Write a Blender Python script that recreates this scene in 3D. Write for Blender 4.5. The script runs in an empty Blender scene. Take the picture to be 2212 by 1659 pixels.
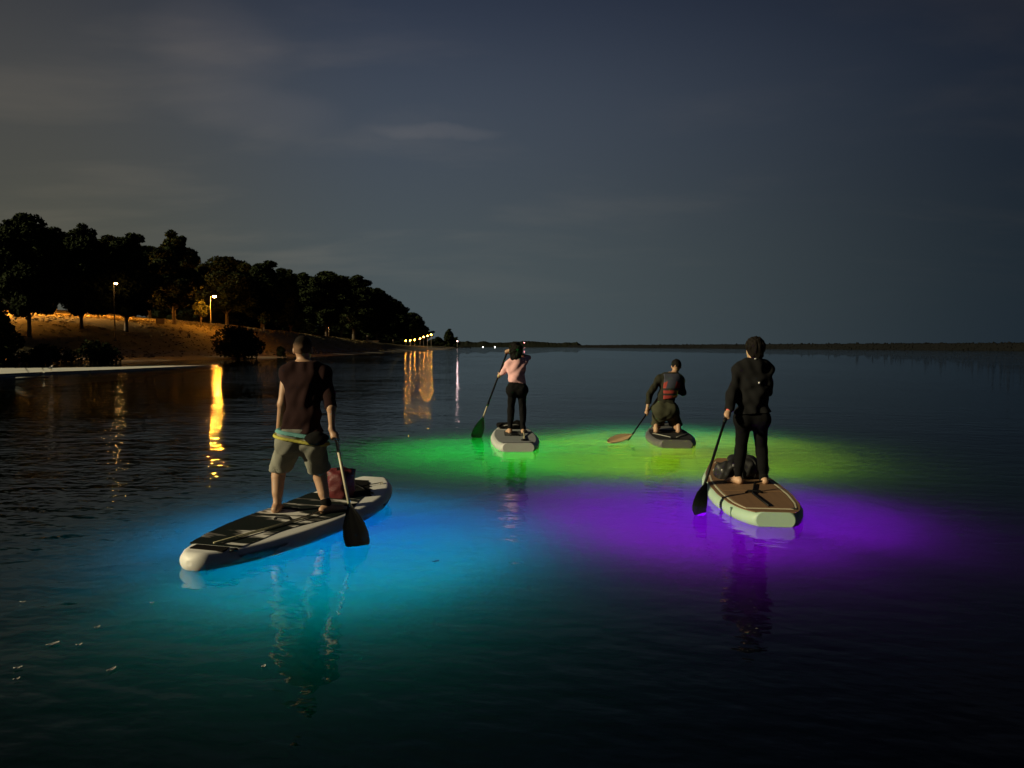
import bpy, math, random
import numpy as np
from mathutils import Vector, Matrix

random.seed(7)
rng = np.random.default_rng(11)
R = math.radians
scene = bpy.context.scene
col = scene.collection

# ------------------------------------------------------------------ camera
CAM_H = 1.68
FPX = 1662.0                      # focal length in pixels of a 2212 px wide picture
PITCH = math.atan((829.5 - 748.0) / FPX)
cam_d = bpy.data.cameras.new('camera')
cam_d.sensor_width = 36.0
cam_d.lens = FPX / 2212.0 * 36.0
cam_d.clip_start = 0.05
cam_d.clip_end = 6000.0
cam = bpy.data.objects.new('camera', cam_d)
cam.location = (0, 0, CAM_H)
cam.rotation_euler = (math.pi / 2 - PITCH, 0, 0)
col.objects.link(cam)
scene.camera = cam

# ------------------------------------------------------------------ light from the left, slightly behind
SUN_DIR = Vector((-0.91, -0.33, 0.32)).normalized()      # towards the light
SUN_EL = math.asin(SUN_DIR.z)
SUN_AZ = math.atan2(SUN_DIR.x, SUN_DIR.y)
sun_d = bpy.data.lights.new('sun', 'SUN')
sun_d.energy = 3.8
sun_d.angle = R(0.8)
sun_d.color = (1.0, 0.86, 0.52)
sun = bpy.data.objects.new('sun', sun_d)
sun.rotation_euler = SUN_DIR.to_track_quat('Z', 'Y').to_euler()
sun.location = (-60, -20, 30)
col.objects.link(sun)

# ------------------------------------------------------------------ world: dusk sky
world = bpy.data.worlds.new('World')
scene.world = world
world.use_nodes = True
wn, wl = world.node_tree.nodes, world.node_tree.links
wn.clear()


def N(nt, kind, **kw):
    n = nt.nodes.new(kind)
    for k, v in kw.items():
        setattr(n, k, v)
    return n


def wmath(op, a, b=None, c=None, clamp=False):
    n = wn.new('ShaderNodeMath'); n.operation = op; n.use_clamp = clamp
    for i, v in enumerate((a, b, c)):
        if v is None:
            continue
        if isinstance(v, (int, float)):
            n.inputs[i].default_value = v
        else:
            wl.new(v, n.inputs[i])
    return n.outputs[0]


def wrange(v, a, b, c, d, smooth=True):
    n = wn.new('ShaderNodeMapRange')
    if smooth:
        n.interpolation_type = 'SMOOTHSTEP'
    wl.new(v, n.inputs[0])
    for i, x in enumerate((a, b, c, d)):
        n.inputs[i + 1].default_value = x
    return n.outputs[0]


def wmix(f, a, b, mode='MIX'):
    n = wn.new('ShaderNodeMix'); n.data_type = 'RGBA'; n.blend_type = mode
    if isinstance(f, (int, float)):
        n.inputs[0].default_value = f
    else:
        wl.new(f, n.inputs[0])
    for i, v in ((6, a), (7, b)):
        if isinstance(v, tuple):
            n.inputs[i].default_value = (*v, 1)
        else:
            wl.new(v, n.inputs[i])
    return n.outputs[2]


tc = wn.new('ShaderNodeTexCoord')
sep = wn.new('ShaderNodeSeparateXYZ'); wl.new(tc.outputs['Generated'], sep.inputs[0])
sx, sy, sz = sep.outputs
ramp = wn.new('ShaderNodeValToRGB')
ramp.color_ramp.interpolation = 'B_SPLINE'
els = ramp.color_ramp.elements
els[0].position = 0.0; els[0].color = (0.056, 0.074, 0.080, 1)
els[1].position = 1.0; els[1].color = (0.010, 0.013, 0.022, 1)
for p_, c_ in ((0.10, (0.060, 0.076, 0.080)), (0.20, (0.049, 0.062, 0.076)),
               (0.30, (0.045, 0.057, 0.079)), (0.40, (0.022, 0.030, 0.051)), (0.60, (0.010, 0.015, 0.032))):
    e = els.new(p_); e.color = (*c_, 1)
wl.new(wmath('MAXIMUM', sz, 0.0), ramp.inputs[0])
# brighter towards the lit town beyond the left shore
hlen = wmath('SQRT', wmath('ADD', wmath('MULTIPLY', sx, sx), wmath('MULTIPLY', sy, sy)))
glow_dir = (math.sin(R(-55)), math.cos(R(-55)))
dotg = wmath('DIVIDE', wmath('ADD', wmath('MULTIPLY', sx, glow_dir[0]), wmath('MULTIPLY', sy, glow_dir[1])),
             wmath('MAXIMUM', hlen, 0.05))
fac = wrange(dotg, -0.12, 0.72, 0.0, 1.0)
base = wmix(1.0, ramp.outputs[0], wmix(fac, (0.16, 0.22, 0.31), (1.16, 1.18, 1.20)), 'MULTIPLY')
warm = wrange(sx, -0.12, -0.55, 0.0, 1.0)
base = wmix(warm, base, wmix(1.0, base, (1.16, 0.92, 0.66), 'MULTIPLY'))
# thin clouds on a high flat layer
cz = wmath('ADD', wmath('MAXIMUM', sz, 0.0), 0.16)
comb = wn.new('ShaderNodeCombineXYZ')
wl.new(wmath('DIVIDE', sx, cz), comb.inputs[0])
wl.new(wmath('DIVIDE', sy, cz), comb.inputs[1])
cn = wn.new('ShaderNodeTexNoise')
cn.inputs['Scale'].default_value = 1.15; cn.inputs['Detail'].default_value = 6
cn.inputs['Roughness'].default_value = 0.52; cn.inputs['Distortion'].default_value = 0.35
mp = wn.new('ShaderNodeMapping'); mp.inputs['Scale'].default_value = (0.8, 1.5, 1)
mp.inputs['Location'].default_value = (0.35, 0.6, 0)
wl.new(comb.outputs[0], mp.inputs[0]); wl.new(mp.outputs[0], cn.inputs['Vector'])
cm = wrange(cn.outputs[0], 0.47, 0.72, 0.0, 1.0)
cm = wmath('MULTIPLY', cm, wrange(sx, 0.35, -0.35, 0.25, 1.0))
cm = wmath('MULTIPLY', cm, wrange(sz, 0.02, 0.14, 0.0, 1.0))
base = wmix(cm, base, wmix(1.0, base, (0.030, 0.023, 0.015), 'ADD'))
# one small bright streak of cloud
lens_n = wn.new('ShaderNodeTexNoise'); lens_n.inputs['Scale'].default_value = 16; lens_n.inputs['Detail'].default_value = 5
wl.new(tc.outputs['Generated'], lens_n.inputs['Vector'])
for (lx, lz, wx_, wz_, amp_) in ((-0.094, 0.262, 0.085, 0.010, 0.6), (-0.30, 0.275, 0.10, 0.030, 0.45), (-0.33, 0.335, 0.075, 0.05, 0.4)):
    wob = wmath('MULTIPLY', wmath('SUBTRACT', lens_n.outputs[0], 0.5), 0.022)
    ex = wmath('DIVIDE', wmath('SUBTRACT', sx, lx), wx_)
    ez = wmath('DIVIDE', wmath('ADD', wmath('SUBTRACT', sz, lz), wob), wz_)
    rr_ = wmath('ADD', wmath('MULTIPLY', ex, ex), wmath('MULTIPLY', ez, ez))
    lm = wmath('MULTIPLY', wrange(rr_, 1.3, 0.0, 0.0, 1.0), amp_)
    lm = wmath('MULTIPLY', lm, wrange(sy, 0.0, 0.2, 0.0, 1.0))
    base = wmix(lm, base, wmix(1.0, base, (0.034, 0.027, 0.022), 'ADD'))
# physical sky with the sun just gone, a small share
sky = wn.new('ShaderNodeTexSky'); sky.sky_type = 'NISHITA'; sky.sun_disc = False
sky.sun_elevation = R(-4); sky.sun_rotation = SUN_AZ
skyb = wn.new('ShaderNodeBackground'); wl.new(sky.outputs[0], skyb.inputs[0]); skyb.inputs[1].default_value = 0.05
bg = wn.new('ShaderNodeBackground'); wl.new(base, bg.inputs[0]); bg.inputs[1].default_value = 1.0
adds = wn.new('ShaderNodeAddShader'); wl.new(bg.outputs[0], adds.inputs[0]); wl.new(skyb.outputs[0], adds.inputs[1])
wo = wn.new('ShaderNodeOutputWorld'); wl.new(adds.outputs[0], wo.inputs[0])

scene.view_settings.view_transform = 'Standard'
scene.view_settings.look = 'None'
scene.view_settings.exposure = 0.0
scene.view_settings.gamma = 1.0
scene.view_settings.use_curve_mapping = False
scene.render.engine = 'CYCLES'
cy = scene.cycles
cy.use_denoising = True
cy.max_bounces = 8; cy.diffuse_bounces = 2; cy.glossy_bounces = 4
cy.transmission_bounces = 5; cy.volume_bounces = 0; cy.transparent_max_bounces = 8
cy.caustics_reflective = False; cy.caustics_refractive = False
cy.sample_clamp_indirect = 4.0
cy.sample_clamp_direct = 0.0

# ------------------------------------------------------------------ pixel helpers (2212 x 1659 picture)
CP, SP = math.cos(PITCH), math.sin(PITCH)


def ray(x, y):
    u, v = (x - 1106.0) / FPX, (829.5 - y) / FPX
    return np.array((u, CP + v * SP, -SP + v * CP))


def U(x, y, Y):                     # point seen at a pixel, Y metres ahead
    d = ray(x, y)
    return np.array((0, 0, CAM_H)) + d * (Y / d[1])


def G(x, y, z=0.0):                 # point seen at a pixel, at height z
    d = ray(x, y)
    return np.array((0, 0, CAM_H)) + d * ((z - CAM_H) / d[2])


def unit(v):
    v = np.asarray(v, float); return v / np.linalg.norm(v)


def lerp(a, b, t): return np.asarray(a) * (1 - t) + np.asarray(b) * t


# ------------------------------------------------------------------ object helpers
def raw_mesh(name, verts, faces, mat=None, smooth=True):
    me = bpy.data.meshes.new(name)
    me.from_pydata([tuple(map(float, v)) for v in verts], [], [tuple(map(int, f)) for f in faces])
    me.update()
    if smooth:
        me.polygons.foreach_set('use_smooth', [True] * len(me.polygons))
    if mat:
        me.materials.append(mat)
    return me


def np_mesh(name, V, Q, mat=None, smooth=True):
    """V (n,3) float, Q (m,k) int, all faces alike"""
    V = np.asarray(V, np.float32); Q = np.asarray(Q, np.int32)
    me = bpy.data.meshes.new(name)
    m, k = Q.shape
    me.vertices.add(len(V)); me.vertices.foreach_set('co', V.ravel())
    me.loops.add(m * k); me.loops.foreach_set('vertex_index', Q.ravel())
    me.polygons.add(m); me.polygons.foreach_set('loop_start', np.arange(m, dtype=np.int32) * k)
    me.update(calc_edges=True); me.validate()
    if smooth:
        me.polygons.foreach_set('use_smooth', np.ones(len(me.polygons), bool))
    if mat:
        me.materials.append(mat)
    return me


def link(name, data, parent=None, loc=(0, 0, 0), rz=0.0, label=None, cat=None, group=None, kind=None):
    o = bpy.data.objects.new(name, data)
    col.objects.link(o)
    o.location = tuple(map(float, loc)); o.rotation_euler = (0, 0, rz)
    if parent:
        o.parent = parent
    if label: o['label'] = label
    if cat: o['category'] = cat
    if group: o['group'] = group
    if kind: o['kind'] = kind
    return o


def thing(name, label, cat, loc=(0, 0, 0), rz=0.0, group=None):
    return link(name, None, None, loc, rz, label, cat, group)


class MB:
    """collects simple solids into one mesh"""
    def __init__(s): s.v, s.f = [], []

    def box(s, c, d, rot=None):
        c = Vector(tuple(map(float, c))); o = len(s.v)
        for i in (-1, 1):
            for j in (-1, 1):
                for k in (-1, 1):
                    p = Vector((i * d[0] / 2, j * d[1] / 2, k * d[2] / 2))
                    if rot: p = rot @ p
                    s.v.append(tuple(c + p))
        for f in ((0, 1, 3, 2), (4, 6, 7, 5), (0, 4, 5, 1), (2, 3, 7, 6), (0, 2, 6, 4), (1, 5, 7, 3)):
            s.f.append(tuple(o + i for i in f))
        return s

    def tube(s, pts, rad, n=10, cap=True, flat=None):
        pts = [Vector(tuple(map(float, p))) for p in pts]
        if isinstance(rad, (int, float)): rad = [rad] * len(pts)
        o = len(s.v); prev = None
        for i, p in enumerate(pts):
            t = (pts[min(i + 1, len(pts) - 1)] - pts[max(i - 1, 0)]).normalized()
            if prev is None:
                a = Vector((0, 0, 1)) if abs(t.z) < 0.9 else Vector((1, 0, 0))
                e1 = t.cross(a).normalized()
            else:
                e1 = (prev - t * prev.dot(t)).normalized()
            prev = e1; e2 = t.cross(e1)
            for k in range(n):
                a = 2 * math.pi * k / n
                s.v.append(tuple(p + (e1 * math.cos(a) + e2 * math.sin(a)) * rad[i]))
        for i in range(len(pts) - 1):
            for k in range(n):
                k2 = (k + 1) % n
                s.f.append((o + i * n + k, o + i * n + k2, o + (i + 1) * n + k2, o + (i + 1) * n + k))
        if cap:
            s.f.append(tuple(o + k for k in range(n))[::-1])
            s.f.append(tuple(o + (len(pts) - 1) * n + k for k in range(n)))
        return s

    def ball(s, c, r, nu=12, nv=8):
        if isinstance(r, (int, float)): r = (r, r, r)
        o = len(s.v)
        s.v.append((c[0], c[1], c[2] + r[2]))
        for i in range(1, nv):
            th = math.pi * i / nv
            for j in range(nu):
                a = 2 * math.pi * j / nu
                s.v.append((c[0] + r[0] * math.sin(th) * math.cos(a), c[1] + r[1] * math.sin(th) * math.sin(a), c[2] + r[2] * math.cos(th)))
        s.v.append((c[0], c[1], c[2] - r[2]))
        last = len(s.v) - 1
        for j in range(nu):
            s.f.append((o, o + 1 + j, o + 1 + (j + 1) % nu))
            s.f.append((last, last - nu + (j + 1) % nu, last - nu + j))
        for i in range(nv - 2):
            for j in range(nu):
                a = o + 1 + i * nu + j; b = o + 1 + i * nu + (j + 1) % nu
                s.f.append((a, a + nu, b + nu, b))
        return s

    def mesh(s, name, mat, smooth=False):
        return raw_mesh(name, s.v, s.f, mat, smooth)

    def part(s, name, mat, parent, smooth=False, off=None):
        if off is not None:
            s.v = [(v[0] - off[0], v[1] - off[1], v[2] - off[2]) for v in s.v]
        return link(name, s.mesh(name, mat, smooth), parent)


# ------------------------------------------------------------------ materials
def mat_new(name):
    m = bpy.data.materials.new(name); m.use_nodes = True
    return m, m.node_tree.nodes, m.node_tree.links, m.node_tree.nodes['Principled BSDF']


def plain(name, c, rough=0.6, var=0.25, scale=12.0, bump=0.0, bscale=60.0, metal=0.0, spec=0.5, coat=0.0):
    m, n, l, b = mat_new(name)
    b.inputs['Roughness'].default_value = rough
    b.inputs['Metallic'].default_value = metal
    b.inputs['Specular IOR Level'].default_value = spec
    b.inputs['Coat Weight'].default_value = coat
    t = n.new('ShaderNodeTexCoord')
    no = n.new('ShaderNodeTexNoise'); no.inputs['Scale'].default_value = scale; no.inputs['Detail'].default_value = 4
    l.new(t.outputs['Object'], no.inputs['Vector'])
    mx = n.new('ShaderNodeMix'); mx.data_type = 'RGBA'
    mx.inputs[6].default_value = (*[x * (1 - var) for x in c], 1)
    mx.inputs[7].default_value = (*[min(1, x * (1 + var)) for x in c], 1)
    l.new(no.outputs[0], mx.inputs[0]); l.new(mx.outputs[2], b.inputs['Base Color'])
    if bump:
        n2 = n.new('ShaderNodeTexNoise'); n2.inputs['Scale'].default_value = bscale; n2.inputs['Detail'].default_value = 3
        l.new(t.outputs['Object'], n2.inputs['Vector'])
        bp = n.new('ShaderNodeBump'); bp.inputs['Strength'].default_value = 1.0; bp.inputs['Distance'].default_value = bump
        l.new(n2.outputs[0], bp.inputs['Height']); l.new(bp.outputs[0], b.inputs['Normal'])
    return m


def emit(name, c, s):
    m = bpy.data.materials.new(name); m.use_nodes = True
    n, l = m.node_tree.nodes, m.node_tree.links
    n.clear()
    e = n.new('ShaderNodeEmission'); e.inputs[0].default_value = (*c, 1); e.inputs[1].default_value = s
    o = n.new('ShaderNodeOutputMaterial'); l.new(e.outputs[0], o.inputs[0])
    return m


SKIN = plain('skin', (0.46, 0.27, 0.17), 0.5, 0.10, 14, 0.0006, 90)
SKIN_B = plain('skin_fair', (0.55, 0.34, 0.22), 0.5, 0.10, 14, 0.0006, 90)

# ------------------------------------------------------------------ ground: lake bed, beach, grass bank
SH_Y = [-80, 40, 60, 75, 87, 107, 147, 233, 310, 400, 520, 600, 640, 700, 1000, 2600]
SH_X = [-70, -60, -53, -49, -42, -35, -31.5, -32.5, -33.5, -36, -40, -41, -60, -140, -420, -900]


def shore_x(y):
    return np.interp(y, SH_Y, SH_X)


def plateau(y):
    return np.interp(y, [-80, 60, 85, 100, 150, 200, 300, 400, 600, 2600], [3.6, 3.6, 3.9, 4.9, 5.2, 4.6, 3.2, 2.0, 1.8, 1.8])


def hnoise(x, y):
    return (np.sin(x * .21 + 1.3 * np.sin(y * .13)) + np.sin(y * .17 + 2.1 + np.sin(x * .11)) + .5 * np.sin(x * .63 + y * .41) + .4 * np.sin(y * .9 - x * .5)) / 2.9


def ground_z(x, y):
    x = np.asarray(x, float); y = np.asarray(y, float)
    d = shore_x(y) - x                       # metres inland
    H = plateau(y)
    beach = 0.06 * np.clip(d, 0, 8) + 0.11 * np.clip(d - 8, 0, 5)
    t = np.clip((d - 5) / 15, 0, 1); t = t * t * (3 - 2 * t)
    land = beach + (H - 1.03) * t + (0.012 * np.clip(d - 18, 0, 200) + 0.085 * np.clip(d - 18, 0, 32) * np.clip((210 - y) / 60, 0, 1)) * np.clip((420 - y) / 150, 0, 1)
    land = land + 0.14 * hnoise(x, y) * np.clip(d / 10, 0, 1)
    dd = np.clip(-d, 0, None)
    bed = -0.07 * np.clip(dd, 0, 12) - 0.030 * np.clip(dd - 12, 0, 18) - 0.006 * np.clip(dd - 30, 0, 60)
    bed = bed + 0.07 * hnoise(x * 1.7, y * 1.7) * np.clip(dd / 15, 0, 1)
    return np.where(d > 0, land, bed)


xs = np.concatenate([np.linspace(-1500, -260, 14), np.linspace(-240, -100, 36), np.linspace(-98, -24, 75), np.linspace(-22, 24, 47), np.linspace(30, 160, 14), np.linspace(220, 2400, 14)])
ys = np.concatenate([np.linspace(-80, -8, 10), np.linspace(-4, 26, 31), np.linspace(29, 240, 108), np.linspace(246, 720, 80), np.linspace(750, 2600, 24)])
gx, gy = np.meshgrid(xs, ys, indexing='ij')
gz = ground_z(gx, gy)
V = np.stack([gx, gy, gz], -1).reshape(-1, 3)
nx_, ny_ = gx.shape
ii = np.arange(nx_ * ny_).reshape(nx_, ny_)
Q = np.stack([ii[:-1, :-1], ii[1:, :-1], ii[1:, 1:], ii[:-1, 1:]], -1).reshape(-1, 4)

m, n, l, b = mat_new('bank_and_lake_bed')
t = n.new('ShaderNodeNewGeometry'); s_ = n.new('ShaderNodeSeparateXYZ'); l.new(t.outputs['Position'], s_.inputs[0])


def tex(n, l, vec, scale, detail=4, rough=0.55, sc=None):
    if sc:
        mpp = n.new('ShaderNodeMapping'); mpp.inputs['Scale'].default_value = sc
        l.new(vec, mpp.inputs[0]); vec = mpp.outputs[0]
    o = n.new('ShaderNodeTexNoise'); o.inputs['Scale'].default_value = scale
    o.inputs['Detail'].default_value = detail; o.inputs['Roughness'].default_value = rough
    l.new(vec, o.inputs['Vector'])
    return o.outputs[0]


def mrange(n, l, v, a, b_, c, d, smooth=True):
    o = n.new('ShaderNodeMapRange')
    if smooth: o.interpolation_type = 'SMOOTHSTEP'
    l.new(v, o.inputs[0])
    for i, x in enumerate((a, b_, c, d)): o.inputs[i + 1].default_value = x
    return o.outputs[0]


def mmix(n, l, f, a, b_, mode='MIX'):
    o = n.new('ShaderNodeMix'); o.data_type = 'RGBA'; o.blend_type = mode
    if isinstance(f, (int, float)): o.inputs[0].default_value = f
    else: l.new(f, o.inputs[0])
    for i, v in ((6, a), (7, b_)):
        if isinstance(v, tuple): o.inputs[i].default_value = (*v, 1)
        else: l.new(v, o.inputs[i])
    return o.outputs[2]


def mmath(n, l, op, a, b_=None):
    o = n.new('ShaderNodeMath'); o.operation = op
    for i, v in enumerate((a, b_)):
        if v is None: continue
        if isinstance(v, (int, float)): o.inputs[i].default_value = v
        else: l.new(v, o.inputs[i])
    return o.outputs[0]


pos = t.outputs['Position']
big = tex(n, l, pos, 0.12, 5); mid = tex(n, l, pos, 0.9, 5); fine = tex(n, l, pos, 7.0, 4)
sand = mmix(n, l, mid, (0.10, 0.092, 0.078), (0.17, 0.155, 0.13))
grass = mmix(n, l, mid, (0.10, 0.085, 0.035), (0.22, 0.17, 0.085))
grass = mmix(n, l, mrange(n, l, fine, .35, .7, 0, .5), grass, (0.05, 0.05, 0.02))
hgt = mmath(n, l, 'ADD', s_.outputs[2], mmath(n, l, 'MULTIPLY', mmath(n, l, 'SUBTRACT', big, 0.5), 2.2))
landc = mmix(n, l, mrange(n, l, hgt, 0.7, 1.5, 0, 1), sand, grass)
weedn = tex(n, l, pos, 1.1, 5, 0.6)
bedc = mmix(n, l, mrange(n, l, weedn, 0.44, 0.60, 0, 1), (0.30, 0.27, 0.20), (0.045, 0.055, 0.03))
cc = mmix(n, l, mrange(n, l, s_.outputs[2], -0.12, 0.05, 0, 1), bedc, landc)
l.new(cc, b.inputs['Base Color']); b.inputs['Roughness'].default_value = 0.95
b.inputs['Specular IOR Level'].default_value = 0.15
bp = n.new('ShaderNodeBump'); bp.inputs['Distance'].default_value = 0.05; bp.inputs['Strength'].default_value = 0.7
l.new(mmath(n, l, 'ADD', mid, mmath(n, l, 'MULTIPLY', fine, 0.5)), bp.inputs['Height']); l.new(bp.outputs[0], b.inputs['Normal'])
GROUND_MAT = m
link('ground', np_mesh('ground', V, Q, GROUND_MAT), kind='structure')

# ------------------------------------------------------------------ water: one closed body, mirror + refraction on top, murky inside
WX0, WX1, WY0, WY1 = -320.0, 1400.0, -70.0, 2200.0
wm = MB().box(((WX0 + WX1) / 2, (WY0 + WY1) / 2, -6.0), (WX1 - WX0, WY1 - WY0, 12.0))
m = bpy.data.materials.new('lake_water'); m.use_nodes = True
n, l = m.node_tree.nodes, m.node_tree.links
n.clear()
geo = n.new('ShaderNodeNewGeometry'); pos = geo.outputs['Position']
mpw = n.new('ShaderNodeMapping'); mpw.inputs['Rotation'].default_value = (0, 0, R(14)); l.new(pos, mpw.inputs[0]); pr = mpw.outputs[0]
w1 = tex(n, l, pr, 1.0, 2, 0.5, (0.34, 0.80, 1))      # slow swell ~1-2 m
w2 = tex(n, l, pr, 1.0, 2, 0.5, (2.3, 3.6, 1))        # ripples ~0.4 m
w3 = tex(n, l, pr, 1.0, 2, 0.5, (6.0, 9.0, 1))        # fine
sxw = n.new('ShaderNodeSeparateXYZ'); l.new(pos, sxw.inputs[0])
patch = mrange(n, l, tex(n, l, pos, 0.09, 3, 0.5, (1, 0.6, 1)), 0.35, 0.65, 0.25, 1.0)
calm = mmath(n, l, 'MULTIPLY', patch, mrange(n, l, sxw.outputs[0], -7.0, 3.0, 1.2, 0.5))
w0 = tex(n, l, pr, 1.0, 2, 0.5, (0.10, 0.17, 1))
w1 = mmath(n, l, 'ADD', w1, mmath(n, l, 'MULTIPLY', w0, 1.0))
h = mmath(n, l, 'ADD', mmath(n, l, 'MULTIPLY', mmath(n, l, 'MULTIPLY', w1, calm), 0.056), mmath(n, l, 'MULTIPLY', mmath(n, l, 'MULTIPLY', w2, mmath(n, l, 'ADD', calm, .15)), 0.029))
h = mmath(n, l, 'ADD', h, mmath(n, l, 'MULTIPLY', mmath(n, l, 'MULTIPLY', w3, mmath(n, l, 'ADD', calm, .35)), 0.0062))
bp = n.new('ShaderNodeBump'); bp.inputs['Distance'].default_value = 1.0; bp.inputs['Strength'].default_value = 1.0
l.new(h, bp.inputs['Height'])
fr = n.new('ShaderNodeFresnel'); fr.inputs['IOR'].default_value = 1.33; l.new(bp.outputs[0], fr.inputs['Normal'])
gl = n.new('ShaderNodeBsdfGlossy'); gl.inputs['Roughness'].default_value = 0.012; gl.inputs['Color'].default_value = (.82, .87, .91, 1)
l.new(bp.outputs[0], gl.inputs['Normal'])
rf = n.new('ShaderNodeBsdfRefraction'); rf.inputs['IOR'].default_value = 1.33; rf.inputs['Roughness'].default_value = 0.0
l.new(bp.outputs[0], rf.inputs['Normal'])
ms = n.new('ShaderNodeMixShader'); l.new(fr.outputs[0], ms.inputs[0]); l.new(rf.outputs[0], ms.inputs[1]); l.new(gl.outputs[0], ms.inputs[2])
vs = n.new('ShaderNodeVolumeScatter'); vs.inputs['Color'].default_value = (0.9, 1.0, 0.95, 1); vs.inputs['Density'].default_value = 1.0
vs.inputs['Anisotropy'].default_value = 0.0
va = n.new('ShaderNodeVolumeAbsorption'); va.inputs['Color'].default_value = (0.44, 0.64, 0.32, 1); va.inputs['Density'].default_value = 1.75
vadd = n.new('ShaderNodeAddShader'); l.new(vs.outputs[0], vadd.inputs[0]); l.new(va.outputs[0], vadd.inputs[1])
out = n.new('ShaderNodeOutputMaterial'); l.new(ms.outputs[0], out.inputs['Surface']); l.new(vadd.outputs[0], out.inputs['Volume'])
WATER = m
link('water', wm.mesh('water', WATER), kind='structure')

# ------------------------------------------------------------------ far shore: low wooded hills across the bay
def far_ridge():
    n_ = 420
    V, Q = [], []
    rr = np.random.default_rng(3)
    bump = np.convolve(rr.random(n_ + 40), np.hanning(9) / np.hanning(9).sum(), 'same')[20:-20]
    bump2 = np.convolve(rr.random(n_ + 80), np.hanning(31) / np.hanning(31).sum(), 'same')[40:-40]
    pxs = np.linspace(930, 1262, n_)
    for i, px in enumerate(pxs):
        Yd = 1550.0
        x = (px - 1106) / FPX * Yd
        top = 6.0 + 6.0 * bump2[i] + 2.6 * bump[i] + 1.6 * math.sin(px * .045 + .6) + 3.0 * math.exp(-((px - 1046) / 9.0) ** 2)
        top *= min(1.0, max(0.12, (1262 - px) / 16))
        for j, (dy, f) in enumerate(((-34, -0.3), (-26, 0.14), (-14, 0.6), (0, 1.0), (18, 0.85), (46, -0.3))):
            V.append((x, Yd + dy, top * f))
    k = 6
    for i in range(n_ - 1):
        for j in range(k - 1):
            a = i * k + j
            Q.append((a, a + k, a + k + 1, a + 1))
    return V, Q


FOREST_FAR = plain('far_wood', (0.016, 0.018, 0.014), 1.0, 0.4, 0.05, spec=0)
V, Q = far_ridge()
link('far_shore', raw_mesh('far_shore', V, Q, FOREST_FAR, True), kind='structure')

# ------------------------------------------------------------------ breakwater of boulders across the bay
def ico():
    t = (1 + 5 ** .5) / 2
    v = np.array([(-1, t, 0), (1, t, 0), (-1, -t, 0), (1, -t, 0), (0, -1, t), (0, 1, t), (0, -1, -t), (0, 1, -t), (t, 0, -1), (t, 0, 1), (-t, 0, -1), (-t, 0, 1)], float)
    f = np.array([(0, 11, 5), (0, 5, 1), (0, 1, 7), (0, 7, 10), (0, 10, 11), (1, 5, 9), (5, 11, 4), (11, 10, 2), (10, 7, 6), (7, 1, 8), (3, 9, 4), (3, 4, 2), (3, 2, 6), (3, 6, 8), (3, 8, 9), (4, 9, 5), (2, 4, 11), (6, 2, 10), (8, 6, 7), (9, 8, 1)])
    return v / np.linalg.norm(v[0]), f


ROCK = plain('breakwater_rock', (0.0075, 0.0080, 0.0085), 0.95, 0.4, 0.5, 0.08, 3, spec=.05)
P0, P1 = np.array((216.0, 240.0)), np.array((86.0, 1120.0))
bw = thing('breakwater', 'long dark rubble breakwater lying low across the far side of the bay', 'breakwater', (P0[0], P0[1], 0))
ax_ = (P1 - P0) / np.linalg.norm(P1 - P0); nr_ = np.array((ax_[1], -ax_[0])); LB = np.linalg.norm(P1 - P0)
cv, cf = [], []
ns = 180
prof = [(-9, -3), (-5.2, .3), (-2.2, 2.6), (0, 2.95), (2.2, 2.6), (6, -3)]
for i in range(ns + 1):
    c = ax_ * LB * i / ns
    for (o, z) in prof:
        q = c + nr_ * o
        cv.append((q[0], q[1], z + (0.3 * random.random() if z > 0 else 0)))
for i in range(ns):
    for j in range(len(prof) - 1):
        a = i * len(prof) + j
        cf.append((a, a + len(prof), a + len(prof) + 1, a + 1))
link('mound', raw_mesh('mound', cv, cf, ROCK, False), bw)
iv, jf = ico()
VV, FF = [], []
cnt = 0
for k in range(2600):
    s = LB * (random.random() ** 1.5)
    o = random.uniform(-6.5, 2.5)
    z = np.interp(o, [p[0] for p in prof], [p[1] for p in prof]) + random.uniform(-.35, .12)
    r = random.uniform(.35, .8)
    q = ax_ * s + nr_ * o
    sc = rng.uniform(.6, 1.25, 3) * r
    M = np.array(Matrix.Rotation(random.random() * 6.3, 3, 'Z') @ Matrix.Rotation(random.random() * 3, 3, 'X'))
    VV.append((iv * sc * (1 + .25 * rng.standard_normal((12, 1)))) @ M.T + np.array((q[0], q[1], z)))
    FF.append(jf + cnt); cnt += 12
link('boulders', np_mesh('boulders', np.concatenate(VV), np.concatenate(FF), ROCK, False), bw, kind='stuff')

# ------------------------------------------------------------------ trees
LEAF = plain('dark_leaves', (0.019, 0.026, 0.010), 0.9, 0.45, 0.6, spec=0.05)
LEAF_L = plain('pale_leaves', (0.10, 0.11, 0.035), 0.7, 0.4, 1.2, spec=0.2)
BARK = plain('bark', (0.085, 0.065, 0.045), 0.95, 0.4, 3, 0.03, 8)


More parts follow.
